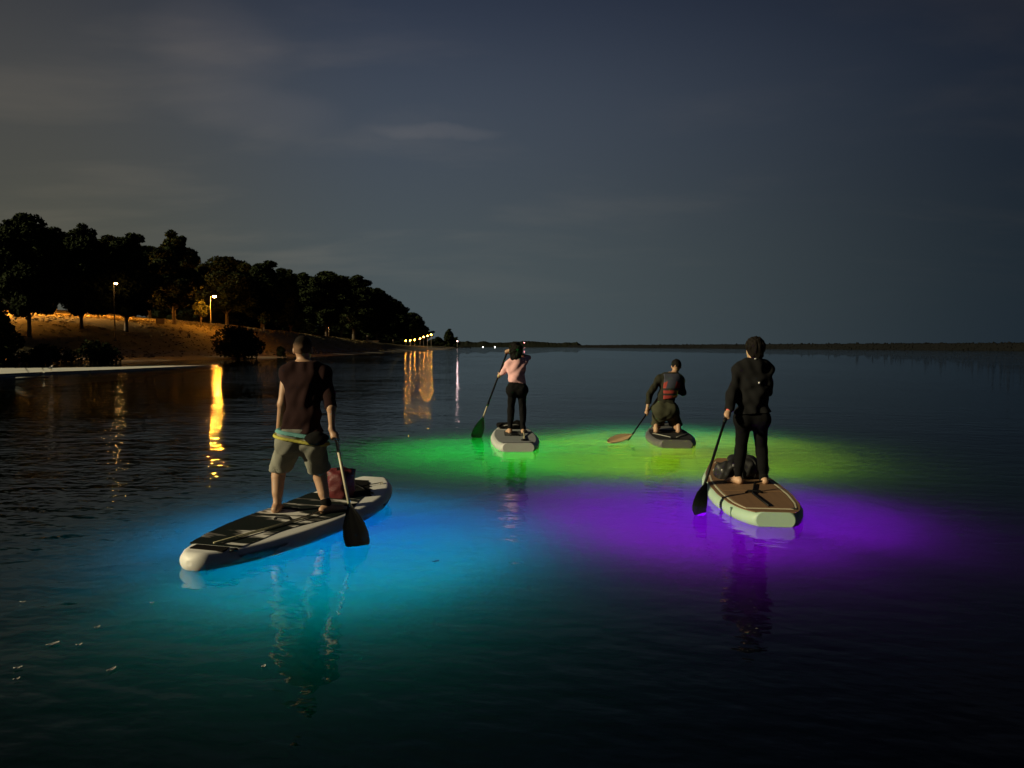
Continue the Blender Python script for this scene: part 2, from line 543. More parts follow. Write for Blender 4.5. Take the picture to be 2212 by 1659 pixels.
def leaf_cloud(blobs, count, size, seed):
    """diamond leaf clumps spread through a set of ellipsoid blobs"""
    r_ = np.random.default_rng(seed)
    blobs = np.asarray(blobs, float)             # x y z rx ry rz
    area = blobs[:, 3] * blobs[:, 4] + blobs[:, 3] * blobs[:, 5]
    idx = r_.choice(len(blobs), count, p=area / area.sum())
    B = blobs[idx]
    d = r_.standard_normal((count, 3)); d /= np.linalg.norm(d, axis=1)[:, None]
    rad = np.where(r_.random(count) < .75, r_.uniform(.82, 1.06, count), r_.uniform(.3, .85, count))
    c = B[:, :3] + d * B[:, 3:] * rad[:, None]
    nrm = d * .7 + r_.standard_normal((count, 3)) * .7 + np.array((0, 0, .25)); nrm /= np.linalg.norm(nrm, axis=1)[:, None]
    a = np.cross(nrm, r_.standard_normal((count, 3))); a /= np.linalg.norm(a, axis=1)[:, None]
    bb = np.cross(nrm, a)
    s1 = size * r_.uniform(.6, 1.4, count)[:, None]; s2 = s1 * r_.uniform(.4, .75, count)[:, None]
    off = nrm * s1 * .18
    V = np.stack([c + a * s1, c + bb * s2 - off, c - a * s1 * .8, c - bb * s2 - off], 1).reshape(-1, 3)
    Q = np.arange(count * 4).reshape(-1, 4)
    return V, Q


def crown_blobs(h0, h1, rad, seed, shape='round', nb=26):
    r_ = random.Random(seed)
    H = h1 - h0; bl = []
    for i in range(nb):
        t = (i + .5) / nb
        z = h0 + H * (0.10 + 0.82 * t)
        if shape == 'round':
            w = math.sin(math.pi * min(1, max(0, .12 + .86 * t))) ** .7
        elif shape == 'cone':
            w = 1.05 - .98 * t
        else:
            w = math.sin(math.pi * min(1, .25 + .73 * t)) ** .8
        a = i * 2.4 + r_.random() * 1.2
        q = rad * w * (r_.random() ** .5) * .78
        br = rad * (.30 + .16 * r_.random()) * (0.6 + .4 * w)
        bl.append((math.cos(a) * q, math.sin(a) * q, z, br, br, br * r_.uniform(.65, .95)))
    bl.append((0, 0, h0 + H * .5, rad * .6, rad * .6, H * .42))
    for i in range(nb // 2):
        t = r_.random(); a = r_.random() * 6.28
        w = (math.sin(math.pi * min(1, max(0, .12 + .86 * t))) ** .7 if shape != 'cone' else 1.05 - .98 * t)
        br = rad * r_.uniform(.08, .19)
        bl.append((math.cos(a) * rad * w * r_.uniform(.85, 1.12), math.sin(a) * rad * w * r_.uniform(.85, 1.12), h0 + H * (.06 + .96 * t), br * 1.2, br * 1.2, br))
    return bl


def trunk_mesh(h, crown_base, r, seed, limbs=5, name='trunk'):
    r_ = random.Random(seed); mb = MB()
    lean = (r_.uniform(-.4, .4), r_.uniform(-.4, .4))
    pts = [(lean[0] * max(0, z / h) ** 1.5 * 1.2, lean[1] * max(0, z / h) ** 1.5 * 1.2, z) for z in (-0.4, .25, 1.0, crown_base * .8, h * .45, h * .75)]
    mb.tube(pts, [r * 1.5, r * 1.12, r, r * .9, r * .6, r * .2], 9)
    for i in range(limbs):
        a = i * 2.4 + r_.random(); z0 = crown_base * (.75 + .12 * i)
        L = h * r_.uniform(.2, .3)
        mb.tube([(lean[0] * .2, lean[1] * .2, z0), (math.cos(a) * L * .45, math.sin(a) * L * .45, z0 + L * .45), (math.cos(a) * L, math.sin(a) * L, z0 + L * .75)], [r * .5, r * .33, r * .12], 6)
    return mb.mesh(name, BARK, True)


PROTO = []            # (trunk mesh, crown mesh, height, crown radius)
for k, (shape, rad, h0, cnt_) in enumerate((('round', 4.6, 1.9, 26000), ('round', 5.0, 2.2, 27000), ('low', 5.4, 1.6, 28000), ('round', 4.2, 2.4, 24000), ('cone', 3.0, 1.3, 18000))):
    V, Q = leaf_cloud(crown_blobs(h0, 15.0, rad, 40 + k, shape, 30), cnt_, 0.29, 60 + k)
    PROTO.append((trunk_mesh(15.0, h0 + .4, 0.28, 80 + k), np_mesh('crown', V, Q, LEAF, False), float(np.percentile(V[:, 2], 99.7)), float(np.percentile(np.hypot(V[:, 0], V[:, 1]), 96))))


def tree(px, Y, top_px, hw_px, proto, label, group=None, name='broadleaf_tree', X=None, trunk_scale=1.0):
    x = (px - 1106) / FPX * Y if X is None else X
    z0 = float(ground_z(x, Y))
    ztop = U(px, top_px, Y)[2]
    H = ztop - z0
    tm, cm_, h, rad = PROTO[proto]
    sz_ = H / h; sxy = (hw_px / FPX * Y) / rad
    o = thing(name, label, 'tree', (x, Y, z0 - .05), random.random() * 6.28, group)
    o.scale = (sxy, sxy, sz_)
    link('trunk', tm, o); link('crown', cm_, o)
    return o


GT = 'trees along the lit park bank'
TREES = [
    (66, 88, 466, 72, 1, 'large spreading dark tree with a bare straight trunk, first before the orange lawn', 'broadleaf_tree'),
    (178, 97, 490, 66, 2, 'broad dark tree with low sweeping branches between the straight trunk and the hidden lamp', 'broadleaf_tree'),
    (275, 102, 508, 66, 0, 'dense round dark tree hiding a lit lamp inside its foliage', 'broadleaf_tree'),
    (378, 122, 506, 58, 3, 'tall dark tree with pale slanting trunk beside the square litter box on the lawn', 'broadleaf_tree'),
    (492, 152, 556, 66, 1, 'dark round tree standing right behind the bright orange street lamp', 'broadleaf_tree'),
    (568, 172, 566, 56, 0, 'dark tree with two rounded tops behind the big waterside bush', 'broadleaf_tree'),
    (629, 205, 585, 26, 4, 'narrow pointed tree rising between two rounded crowns', 'conifer_tree'),
    (706, 222, 588, 58, 1, 'tall domed dark tree above the pale twin-headed lamp', 'broadleaf_tree'),
    (765, 245, 599, 54, 3, 'dark domed tree just past the pale twin-headed lamp', 'broadleaf_tree'),
    (815, 285, 622, 44, 0, 'dark tree in the sloping end of the wood, taller than the next', 'broadleaf_tree'),
    (850, 320, 649, 42, 2, 'dark tree with a pale greenish cap near the end of the wood', 'broadleaf_tree'),
    (888, 520, 676, 34, 1, 'small dark tree at the end of the wood before the promenade lamps', 'broadleaf_tree'),
    (908, 545, 698, 24, 3, 'last low dark tree of the wood over the promenade lamps', 'broadleaf_tree'),
    (970, 660, 711, 16, 4, 'lone pointed tree on the wooded spit beyond the promenade', 'conifer_tree'),
    (948, 640, 728, 15, 2, 'low rounded bush-like tree on the spit beside the pointed one', 'broadleaf_tree'),
    (984, 670, 728, 10, 0, 'small rounded tree at the tip of the spit', 'broadleaf_tree'),
]
for (px, Y, tp, hw, pr_, lab, nm) in TREES:
    tree(px, Y, tp, hw, pr_, lab, GT, nm)
BACK = ((0, 116, 490, 84), (62, 122, 486, 70), (122, 130, 496, 76), (228, 146, 512, 74), (325, 162, 530, 70), (432, 187, 578, 60), (535, 200, 572, 62), (600, 222, 584, 56), (660, 245, 594, 54), (738, 275, 598, 52), (795, 300, 624, 44), (835, 335, 648, 36), (866, 540, 668, 32), (-60, 92, 470, 85))
for i, (px, Y, tp, hw) in enumerate(BACK):
    tree(px, Y, tp, hw, i % 4, 'dark tree of the back row filling a gap between nearer crowns', 'back row of park trees')
# the wood behind the lawn
for i in range(22):
    Y = 62 + i * 13.5 + random.uniform(-3, 3)
    X = -92 - 9 * (i % 3) - random.uniform(0, 6)
    px = 1106 + X / Y * FPX
    zt = float(ground_z(X, Y)) + random.uniform(14, 17.5)
    tree(px, Y, 748 - (zt - CAM_H) / Y * FPX, 6.2 / Y * FPX, (i * 3) % 4, 'dark tree of the wood behind the orange lit lawn', 'wood behind the lawn')


def undergrowth(px, Y, hgt_m, wid, k, label):
    x = (px - 1106) / FPX * Y
    o = thing('undergrowth_shrub', label, 'bush', (x, Y, float(ground_z(x, Y)) - .3), k * 1.7, 'undergrowth below the wood')
    tm, cm_, h, rad = PROTO[2]
    o.scale = (wid / rad, wid / rad, hgt_m / (h - 1.6))
    st = link('stem', tm, o); cr = link('foliage', cm_, o); cr.location = (0, 0, -1.6)


for k, (px, Y) in enumerate(((455, 178), (520, 200), (566, 205), (600, 228), (632, 236), (662, 258), (694, 262), (722, 285), (752, 292), (780, 318), (806, 332), (830, 360), (850, 390), (872, 560), (898, 580), (916, 600), (932, 620), (395, 182))):
    undergrowth(px, Y, 5.0 + (k % 3) * .9, 5.2, k, 'dark undergrowth shrub filling the space between trunks in the wood')


def small_plant(px, Y, base_dz, hgt_m, rad_m, leaf, label, cat, name, seed, trunk=True, leafsize=.16, count=2600, group=None):
    x = (px - 1106) / FPX * Y
    z0 = float(ground_z(x, Y))
    o = thing(name, label, cat, (x, Y, z0 - .03), 0, group)
    h0 = hgt_m * .38 if trunk else -.05
    V, Q = leaf_cloud(crown_blobs(h0, hgt_m, rad_m, seed, 'round' if trunk else 'low', 16), count, leafsize, seed)
    tr = trunk_mesh(hgt_m, max(.4, hgt_m * .4), .035 * hgt_m ** .7 + .02, seed, 4, 'trunk' if trunk else 'stem')
    link('trunk' if trunk else 'stem', tr, o)
    link('crown' if trunk else 'foliage', np_mesh('crown', V, Q, leaf, False), o)
    return o


gr_n = 16000
gy_ = rng.uniform(66, 260, gr_n); gd_ = rng.uniform(5, 34, gr_n)
gx_ = shore_x(gy_) - gd_; gzz = ground_z(gx_, gy_)
keep = (hnoise(gx_ * 2.3, gy_ * 2.3) + rng.normal(0, .35, gr_n)) > -.1
gx_, gy_, gzz = gx_[keep], gy_[keep], gzz[keep]; gr_n = len(gx_)
ga = rng.uniform(0, 6.28, gr_n); gs = rng.uniform(.04, .13, gr_n); gw = rng.uniform(.10, .28, gr_n); ln = rng.normal(0, .08, (gr_n, 2))
ca_, sa_ = np.cos(ga) * gw, np.sin(ga) * gw
GV = np.stack([np.stack([gx_ - ca_, gy_ - sa_, gzz - .03], 1), np.stack([gx_ + ca_, gy_ + sa_, gzz - .03], 1), np.stack([gx_ + ca_ * .6 + ln[:, 0], gy_ + sa_ * .6 + ln[:, 1], gzz + gs], 1), np.stack([gx_ - ca_ * .7 + ln[:, 1], gy_ - sa_ * .7 + ln[:, 0], gzz + gs * .8], 1)], 1).reshape(-1, 3)
link('grass', np_mesh('grass', GV, np.arange(gr_n * 4).reshape(-1, 4), plain('dry_grass', (.15, .12, .055), .95, .5, .8, spec=.05), False), kind='stuff', label='dry tufts of grass on the bank', cat='grass')


def ground_hit(px, py):
    d = ray(px, py); o = np.array((0, 0, CAM_H))
    for s in np.arange(20, 900, .5):
        p = o + d * s
        if p[2] < ground_z(p[0], p[1]):
            return p
    return o + d * 300


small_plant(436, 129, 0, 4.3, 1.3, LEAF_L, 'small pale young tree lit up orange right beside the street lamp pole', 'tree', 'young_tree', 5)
small_plant(515, 104, 0, 4.3, 3.3, LEAF, 'big dark rounded bush standing at the top of the beach', 'bush', 'waterside_bush', 6, False, .2, 5200)
small_plant(607, 118, 0, 1.7, .85, LEAF, 'small dark pointed shrub on the beach beyond the big bush', 'bush', 'shrub', 8, False, .12, 1200)
small_plant(572, 150, 0, 3.6, 1.2, LEAF, 'small dark tree on the lit slope between the big bush and the wood', 'tree', 'young_tree', 9, True, .14, 2200)
small_plant(100, 78, 0, 1.6, 2.6, LEAF, 'low dark scrub on the beach below the straight-trunked tree', 'bush', 'shrub', 10, False, .16, 2600)
small_plant(205, 82, 0, 2.0, 3.0, LEAF, 'wide dark scrub on the beach below the hidden lamp', 'bush', 'shrub', 12, False, .16, 3000)
small_plant(-12, 66, 0, 7.0, 2.0, LEAF, 'tall dark shrub at the water edge before the lit orange lawn', 'bush', 'waterside_bush', 13, False, .2, 4200)

# ------------------------------------------------------------------ lamps on the bank
POLE = plain('lamp_pole', (0.16, 0.14, 0.11), 0.6, 0.2, 4)
SODIUM = emit('sodium_lamp', (1.0, 0.37, 0.035), 2000.0)
SODIUM_HID = emit('sodium_lamp_strong', (1.0, 0.38, 0.045), 5500.0)
SODIUM_DIM = emit('sodium_lamp_dim', (1.0, 0.50, 0.12), 70.0)
SODIUM_FAR = emit('promenade_lamp', (1.0, 0.34, 0.03), 190.0)
WARMW = emit('warm_white_lamp', (1.0, 0.66, 0.28), 420.0)


def street_lamp(px, Y, head_py, mat, r, label, arm=0.9, group=None, name='street_lamp', adir=1, POLE=POLE):
    x = (px - 1106) / FPX * Y
    z0 = float(ground_z(x, Y)); zt = U(px, head_py, Y)[2]
    H = max(2.6, zt - z0)
    o = thing(name, label, 'lamp', (x, Y, z0 - .05), 0, group)
    MB().tube([(0, 0, 0), (0, 0, .6), (0, 0, H + .1)], [.11, .085, .055], 10).part('pole', POLE, o, True)
    MB().tube([(0, 0, 0), (0, 0, .18)], [.2, .16], 10).part('base', POLE, o, True)
    if arm:
        ar = MB().tube([(0, 0, H + .05), (adir * arm * .6, -.1, H + .22), (adir * arm, -.15, H + .2)], [.04, .035, .03], 8).part('arm', POLE, o, True)
        MB().ball((adir * arm, -.15, H + .2), (.34, .18, .09), 12, 6).part('lamp_housing', POLE, ar, True)
        MB().ball((adir * arm, -.15, H + .08), (r * 1.3, r, r * .8), 8, 5).part('lamp_lens', mat, ar, True)
    else:
        MB().ball((0, 0, H + .1 + r), r, 8, 5).part('lamp_globe', mat, o, True)
        MB().tube([(0, 0, H + .1 + 1.9 * r), (0, 0, H + .16 + 2.1 * r)], [r * .7, r * .15], 8).part('cap', POLE, o, True)
    return o


street_lamp(457, 126, 641, SODIUM, .22, 'tall street lamp glowing bright orange on the grass bank, arm towards the wood', 0.75)
street_lamp(250, 97, 613, SODIUM_DIM, .17, 'dim orange street lamp glinting among the leaves of the dense round tree', 0.35, POLE=plain('black_pole', (.012, .012, .012), .7))


def hidden_lamp(px, Y, label):
    x = (px - 1106) / FPX * Y
    z = float(ground_z(x, Y)) + 3.7
    street_lamp(px, Y, 748 - (z - CAM_H) / Y * FPX, SODIUM_HID, .20, label, .5)


hidden_lamp(8, 101, 'orange street lamp hidden behind the large spreading tree')
hidden_lamp(98, 110, 'orange street lamp hidden behind the broad low-branched tree')
hidden_lamp(192, 121, 'orange street lamp hidden behind the dense round tree')
hidden_lamp(268, 134, 'orange street lamp hidden behind the tall tree with the slanting trunk')
tw = street_lamp(711, 232, 698, WARMW, .20, 'pale warm lamp with a second head at the edge of the wood', 0.5)
MB().tube([(0, 0, 5.0), (-.5, 0, 5.35)], .035, 8).part('arm', POLE, tw, True)
MB().ball((-.55, 0, 5.3), .15, 8, 5).part('lamp_lens', WARMW, tw, True)
# promenade lamps: globes, a run curving away
HC = [(430, 400), (485, 400), (545, 395), (590, 380), (660, 375), (730, 360), (800, 348), (855, 333), (893, 308), (943, 293), (995, 278), (1050, 250), (1090, 245)]
HC = HC[::2]
for i, (cx_, cy_) in enumerate(HC):
    px = (1460 + cx_ * .1447) * .576; py = (1220 + cy_ * .1447) * .576
    Y = 470 - 75 * i / (len(HC) - 1)
    street_lamp(px, Y, py + 1.0, SODIUM_FAR, .30, 'orange globe lamp in the row along the far promenade', 0, 'promenade globe lamps', 'promenade_lamp')

# ------------------------------------------------------------------ park furniture
WOOD = plain('dark_wood', (0.07, 0.05, 0.035), 0.8, 0.3, 6)
STONE = plain('pale_stone', (0.38, 0.35, 0.29), 0.9, 0.25, 2, 0.02, 6)
p = ground_hit(347, 701)
bn = thing('litter_box', 'dark square slatted litter box on the orange lit lawn', 'bin', (p[0], p[1], p[2]), .2)
for k in range(6):
    MB().box((-.5 + k * .2, -.42, .42), (.17, .04, .72)).part('slat', WOOD, bn)
for k in range(4):
    MB().box((.6, -.3 + k * .2, .42), (.04, .17, .72)).part('slat', WOOD, bn)
MB().box((0, 0, .42), (1.1, .78, .68)).part('liner', plain('bin_liner', (.03, .03, .03)), bn)
MB().box((0, 0, .83), (1.3, .95, .07)).part('lid', WOOD, bn)
p = ground_hit(437, 691)
pb = thing('park_bin', 'pale round-topped bin lit by the street lamp beside it', 'bin', (p[0], p[1], p[2] - .03))
MB().tube([(0, 0, 0), (0, 0, .75)], [.34, .40], 14).part('body', STONE, pb, True)
MB().ball((0, 0, .76), (.42, .42, .36), 14, 8).part('lid', STONE, pb, True)
p = np.array(((800 - 1106) / FPX * 262, 262, 0)); p[2] = ground_z(p[0], p[1])
wl_ = thing('low_wall', 'low pale stone wall along the path under the wood', 'wall', (p[0] - 2, p[1], p[2] - .05), .3)
for k in range(8):
    MB().box((-4.2 + k * 1.2, 0, .22), (1.17, .4, .5)).part('stone_block', STONE, wl_)
MB().box((0, 0, .50), (9.8, .5, .08)).part('coping', STONE, wl_)

# promenade pier at the spit
pr0 = np.array((-38.0, 560.0))
pier = thing('pier', 'dark low timber pier running out from the far promenade', 'pier', (-40, 545, 0))
for k in range(12):
    MB().box((-8 + k * 1.7, 0, 1.15), (1.64, 4.0, .22)).part('deck_plank', WOOD, pier)
for k in range(7):
    for sgn in (-1, 1):
        MB().tube([(-8 + k * 3.1, sgn * 1.7, -3), (-8 + k * 3.1, sgn * 1.7, 1.1)], .17, 7).part('pile', WOOD, pier, True)
MB().box((1.3, -1.95, .85), (19.5, .18, .3)).part('edge_beam', WOOD, pier)
PINK = emit('pink_beacon', (1.0, 0.62, 0.58), 6.0)
REDB = emit('red_beacon', (1.0, 0.30, 0.30), 14.0)
WHT = emit('white_beacon', (1.0, 0.95, 0.80), 10.0)


def beacon(px, py, Y, mat, r, label, base=0.0, name='shore_light'):
    p = U(px, py, Y)
    o = thing(name, label, 'light', (p[0], Y, base - 1.0))
    H = max(1.5, p[2] - base + 1.0)
    MB().tube([(0, 0, -2), (0, 0, H - r)], [.3 * r + .1, .2 * r + .06], 8).part('mast', POLE, o, True)
    MB().ball((0, 0, H), r, 8, 6).part('lamp_globe', mat, o, True)
    MB().tube([(0, 0, H - r - .1), (0, 0, H - r * .8)], [r * .6, r * .7], 8).part('gallery', POLE, o, True)


beacon(988, 737, 590, PINK, .55, 'pinkish white beacon light on a mast past the pier')
beacon(1043, 749.3, 1515, WHT, .8, 'pale light low on the far shore below the highest wooded knoll')
beacon(1069, 749.0, 1515, WHT, .9, 'white light low on the far shore next to the pink-topped paddler')
beacon(1132.5, 741, 1540, REDB, 1.2, 'red light on a mast above the far wooded shore')
beacon(1241, 748, 1515, WHT, .8, 'small white light at the end of the far shore, dimmer of the pair')
beacon(1250, 747, 1515, WHT, 1.0, 'small white light at the end of the far shore, brighter of the pair')

# ------------------------------------------------------------------ low concrete slipway and gull
CONC = plain('white_concrete', (0.74, 0.73, 0.66), 0.8, 0.28, 1.6, 0.004, 14)
jl = [G(-80, 823), G(0, 813.5), G(120, 808), G(240, 803), G(360, 796.5), G(468, 790.3)]
ju = [G(-80, 796, .16), G(0, 795, .16), G(120, 794.5, .16), G(240, 792.5, .15), G(360, 790, .13), G(470, 788.6, .10)]
def densify(P, k=14, jit=0.0, seed=2):
    r_ = np.random.default_rng(seed); out_ = []
    for i in range(len(P) - 1):
        for j in range(k):
            q_ = lerp(P[i], P[i + 1], j / k) + np.array((r_.normal() * jit, r_.normal() * jit * 2.5, 0))
            out_.append(q_)
    return out_ + [P[-1]]


jl = densify(jl, 14, .05, 2); ju = densify(ju, 14, .10, 3)
jt = thing('slipway', 'long pale concrete slipway tapering into the water off the beach', 'slipway', (jl[14][0], jl[14][1], 0))
V, F = [], []
org = np.array((jl[14][0], jl[14][1], 0))
for a, b_ in zip(jl, ju):
    top_n = a + np.array((0, 0, 0)) ; 
    zt = b_[2]
    near = G(*(0, 0)) if False else a
    V += [(a[0], a[1], -.6), (a[0], a[1], zt * .35), (a[0] * .996, a[1] * .996 + .15, zt), (b_[0], b_[1], zt), (b_[0], b_[1], -.6)]
V = [tuple(np.array(v) - org) for v in V]
for i in range(len(jl) - 1):
    for j in range(4):
        a = i * 5 + j
        F.append((a, a + 5, a + 6, a + 1))
F.append((0, 1, 2, 3, 4)); e = (len(jl) - 1) * 5; F.append((e + 4, e + 3, e + 2, e + 1, e))
link('slab', raw_mesh('slab', V, F, CONC, False), jt)
q = U(60, 808, 38.6) - org
MB().tube([(q[0] - .6, q[1], .1), (q[0], q[1] - .1, .13), (q[0] + .9, q[1] + .25, .1)], .035, 6).part('mooring_rope', plain('rope', (.05, .05, .045)), jt, True)
gp = G(110, 800.5, .16)
gu = thing('gull', 'white gull standing on the pale slipway', 'bird', (gp[0], gp[1], gp[2] - .005))
GW = plain('white_feathers', (.75, .75, .72), .8, .1, 20); GG = plain('grey_feathers', (.3, .31, .33), .8, .1, 20); GY = plain('gull_legs', (.55, .35, .1))
mb = MB().ball((0, 0, .17), (.075, .17, .075), 14, 9); mb.ball((0, .13, .24), (.045, .05, .07), 10, 7); mb.ball((0, .165, .31), (.042, .052, .042), 10, 7)
mb.part('body', GW, gu, True)
for s in (-1, 1):
    MB().ball((s * .062, -.07, .185), (.022, .2, .05), 8, 6).part('wing', GG, gu, True)
    MB().tube([(s * .03, .01, .11), (s * .03, .0, .0)], .008, 5).box((s * .03, .02, .006), (.035, .05, .012)).part('leg', GY, gu)
MB().tube([(0, .21, .308), (0, .265, .298)], [.014, .004], 6).part('beak', GY, gu, True)

# ------------------------------------------------------------------ signed-distance modelling for people and soft bags
class Field:
    def __init__(s, lo, hi, h):
        s.h = h; s.lo = np.array(lo, np.float32)
        n_ = np.ceil((np.array(hi) - np.array(lo)) / h).astype(int) + 1
        s.ax = [(lo[i] + h * np.arange(n_[i])).astype(np.float32) for i in range(3)]
        s.F = np.full(n_, 9.0, np.float32)

    def _sl(s, mn, mx):
        sl, A = [], []
        for i in range(3):
            a = max(0, int((mn[i] - s.lo[i]) / s.h)); b = min(len(s.ax[i]), int((mx[i] - s.lo[i]) / s.h) + 2)
            if b <= a: return None, None
            sl.append(slice(a, b)); A.append(s.ax[i][a:b])
        return tuple(sl), (A[0][:, None, None], A[1][None, :, None], A[2][None, None, :])

    def _blend(s, sl, d, k):
        A = s.F[sl]
        if k > 0:
            hh = np.clip(k - np.abs(A - d), 0, None) / k
            s.F[sl] = np.minimum(A, d) - hh * hh * (k * .25)
        else:
            s.F[sl] = np.minimum(A, d)

    def _cone(s, a, b, ra, rb, pad, u=None, sc=1.0):
        a = np.asarray(a, np.float32); b = np.asarray(b, np.float32)
        m_ = max(ra, rb) * max(1, sc) + pad
        sl, P = s._sl(np.minimum(a, b) - m_, np.maximum(a, b) + m_)
        if sl is None: return None, None
        ab = b - a; L2 = max(float(ab @ ab), 1e-9)
        q = [P[i] - a[i] for i in range(3)]
        t = np.clip((q[0] * ab[0] + q[1] * ab[1] + q[2] * ab[2]) / L2, 0, 1)
        w = [q[i] - t * ab[i] for i in range(3)]
        d2 = w[0] ** 2 + w[1] ** 2 + w[2] ** 2
        if u is not None:
            c = w[0] * u[0] + w[1] * u[1] + w[2] * u[2]
            d2 = d2 - c * c + (c / sc) ** 2
        return sl, np.sqrt(d2) - (ra + (rb - ra) * t)

    def cone(s, a, b, ra, rb, k=.03, u=None, sc=1.0):
        sl, d = s._cone(a, b, ra, rb, k + 3 * s.h, u, sc)
        if sl is not None: s._blend(sl, d, k)

    def carve(s, a, b, ra, rb):
        sl, d = s._cone(a, b, ra, rb, 3 * s.h)
        if sl is not None: s.F[sl] = np.maximum(s.F[sl], -d)

    def ell(s, c, r, k=.03, axes=None):
        c = np.asarray(c, np.float32); m_ = max(r) + k + 3 * s.h
        sl, P = s._sl(c - m_, c + m_)
        if sl is None: return
        q = [P[i] - c[i] for i in range(3)]
        if axes is not None:
            q = [q[0] * A[0] + q[1] * A[1] + q[2] * A[2] for A in axes]
        k0 = np.sqrt((q[0] / r[0]) ** 2 + (q[1] / r[1]) ** 2 + (q[2] / r[2]) ** 2)
        k1 = np.sqrt((q[0] / r[0] ** 2) ** 2 + (q[1] / r[1] ** 2) ** 2 + (q[2] / r[2] ** 2) ** 2) + 1e-6
        s._blend(sl, k0 * (k0 - 1) / k1, k)

    def cut(s, p, nrm):
        """remove everything on the side nrm points to"""
        X, Y, Z = s.ax[0][:, None, None], s.ax[1][None, :, None], s.ax[2][None, None, :]
        d = (X - p[0]) * nrm[0] + (Y - p[1]) * nrm[1] + (Z - p[2]) * nrm[2]
        s.F = np.maximum(s.F, d.astype(np.float32))

    def wrinkle(s, amp, freq, seed=1, zstretch=1.0):
        r_ = np.random.default_rng(seed)
        X, Y, Z = s.ax[0][:, None, None], s.ax[1][None, :, None], s.ax[2][None, None, :]
        band = np.abs(s.F) < .05
        acc = 0
        for i in range(4):
            d = r_.standard_normal(3); d /= np.linalg.norm(d); d[2] *= zstretch
            d2 = r_.standard_normal(3) * .6
            ph = r_.random() * 6.28
            acc = acc + np.sin(freq * (1 + .5 * i) * (X * d[0] + Y * d[1] + Z * d[2]) + ph + 1.5 * np.sin(freq * .5 * (X * d2[0] + Y * d2[1] + Z * d2[2]))) / (1 + .5 * i)
        s.F = np.where(band, s.F + (amp * acc).astype(np.float32), s.F)

    def mesh(s, name, mat, off, smooth_it=2):
        F = s.F; S = F < 0
        c = [S[i:F.shape[0] - 1 + i, j:F.shape[1] - 1 + j, k:F.shape[2] - 1 + k] for i in (0, 1) for j in (0, 1) for k in (0, 1)]
        cntv = sum(x.astype(np.int8) for x in c)
        act = (cntv > 0) & (cntv < 8)
        I = np.argwhere(act)
        idm = np.full(act.shape, -1, np.int32); idm[act] = np.arange(len(I))
        cor = np.array([(i, j, k) for i in (0, 1) for j in (0, 1) for k in (0, 1)])
        vals = np.stack([F[I[:, 0] + q[0], I[:, 1] + q[1], I[:, 2] + q[2]] for q in cor], 1)
        acc = np.zeros((len(I), 3)); num = np.zeros(len(I))
        for a in range(8):
            for b in range(a + 1, 8):
                if np.abs(cor[a] - cor[b]).sum() != 1: continue
                va_, vb_ = vals[:, a], vals[:, b]
                x = (va_ < 0) != (vb_ < 0)
                t = np.where(x, va_ / np.where(x, va_ - vb_, 1), 0)
                acc += np.where(x[:, None], cor[a] + t[:, None] * (cor[b] - cor[a]), 0); num += x
        V = (I + acc / num[:, None]) * s.h + s.lo
        quads = []
        for axis in range(3):
            s0 = [slice(None)] * 3; s1 = [slice(None)] * 3
            s0[axis] = slice(0, -1); s1[axis] = slice(1, None)
            A, B = S[tuple(s0)], S[tuple(s1)]
            E = np.argwhere(A != B)
            o1, o2 = [(1, 2), (2, 0), (0, 1)][axis]
            ok = (E[:, o1] > 0) & (E[:, o2] > 0) & (E[:, o1] < F.shape[o1] - 1) & (E[:, o2] < F.shape[o2] - 1)
            E = E[ok]
            def cell(d1, d2):
                e = E.copy(); e[:, o1] -= d1; e[:, o2] -= d2
                return idm[e[:, 0], e[:, 1], e[:, 2]]
            q = np.stack([cell(1, 1), cell(0, 1), cell(0, 0), cell(1, 0)], 1)
            flip = ~A[E[:, 0], E[:, 1], E[:, 2]]
            q[flip] = q[flip][:, ::-1]
            quads.append(q)
        Q = np.concatenate(quads)
        Q = Q[(Q >= 0).all(1)]
        for _ in range(smooth_it):
            acc = np.zeros_like(V); num = np.zeros(len(V))
            for a, b in ((0, 1), (1, 2), (2, 3), (3, 0)):
                for d in range(3):
                    acc[:, d] += np.bincount(Q[:, a], V[Q[:, b], d], len(V)) + np.bincount(Q[:, b], V[Q[:, a], d], len(V))
                num += np.bincount(Q[:, a], minlength=len(V)) + np.bincount(Q[:, b], minlength=len(V))
            V = V * .5 + .5 * acc / np.maximum(num, 1)[:, None]
        return np_mesh(name, V - np.asarray(off), Q, mat)


def torso(F, J, off=0.0, k=.05, slim=1.0):
    r = J['right']
    F.cone(J['pelvis'], J['waist'], .098 * slim + off, .092 * slim + off, k, r, 1.42)
    F.cone(J['waist'], J['chest'], .092 * slim + off, .108 * slim + off, k, r, 1.38)
    F.cone(J['chest'], lerp(J['chest'], J['neck'], .62), .108 * slim + off, .085 * slim + off, k, r, 1.48)
    F.cone(lerp(J['neck'], J['shL'], .25), J['shL'], .062 * slim + off, .058 * slim + off, .04)
    F.cone(lerp(J['neck'], J['shR'], .25), J['shR'], .062 * slim + off, .058 * slim + off, .04)
    F.cone(J['chest'], lerp(J['shL'], J['chest'], .15), .08 * slim + off, .05 * slim + off, .05)
    F.cone(J['chest'], lerp(J['shR'], J['chest'], .15), .08 * slim + off, .05 * slim + off, .05)


def hips(F, J, off=0.0, slim=1.0):
    r, f = J['right'], J['fwd']
    F.cone(J['hipL'], J['hipR'], .098 * slim + off, .098 * slim + off, .05)
    for h_ in (J['hipL'], J['hipR']):
        F.ell(np.asarray(h_) - f * .028 + np.array((0, 0, -.005)), (.088 * slim + off,) * 3, .09)


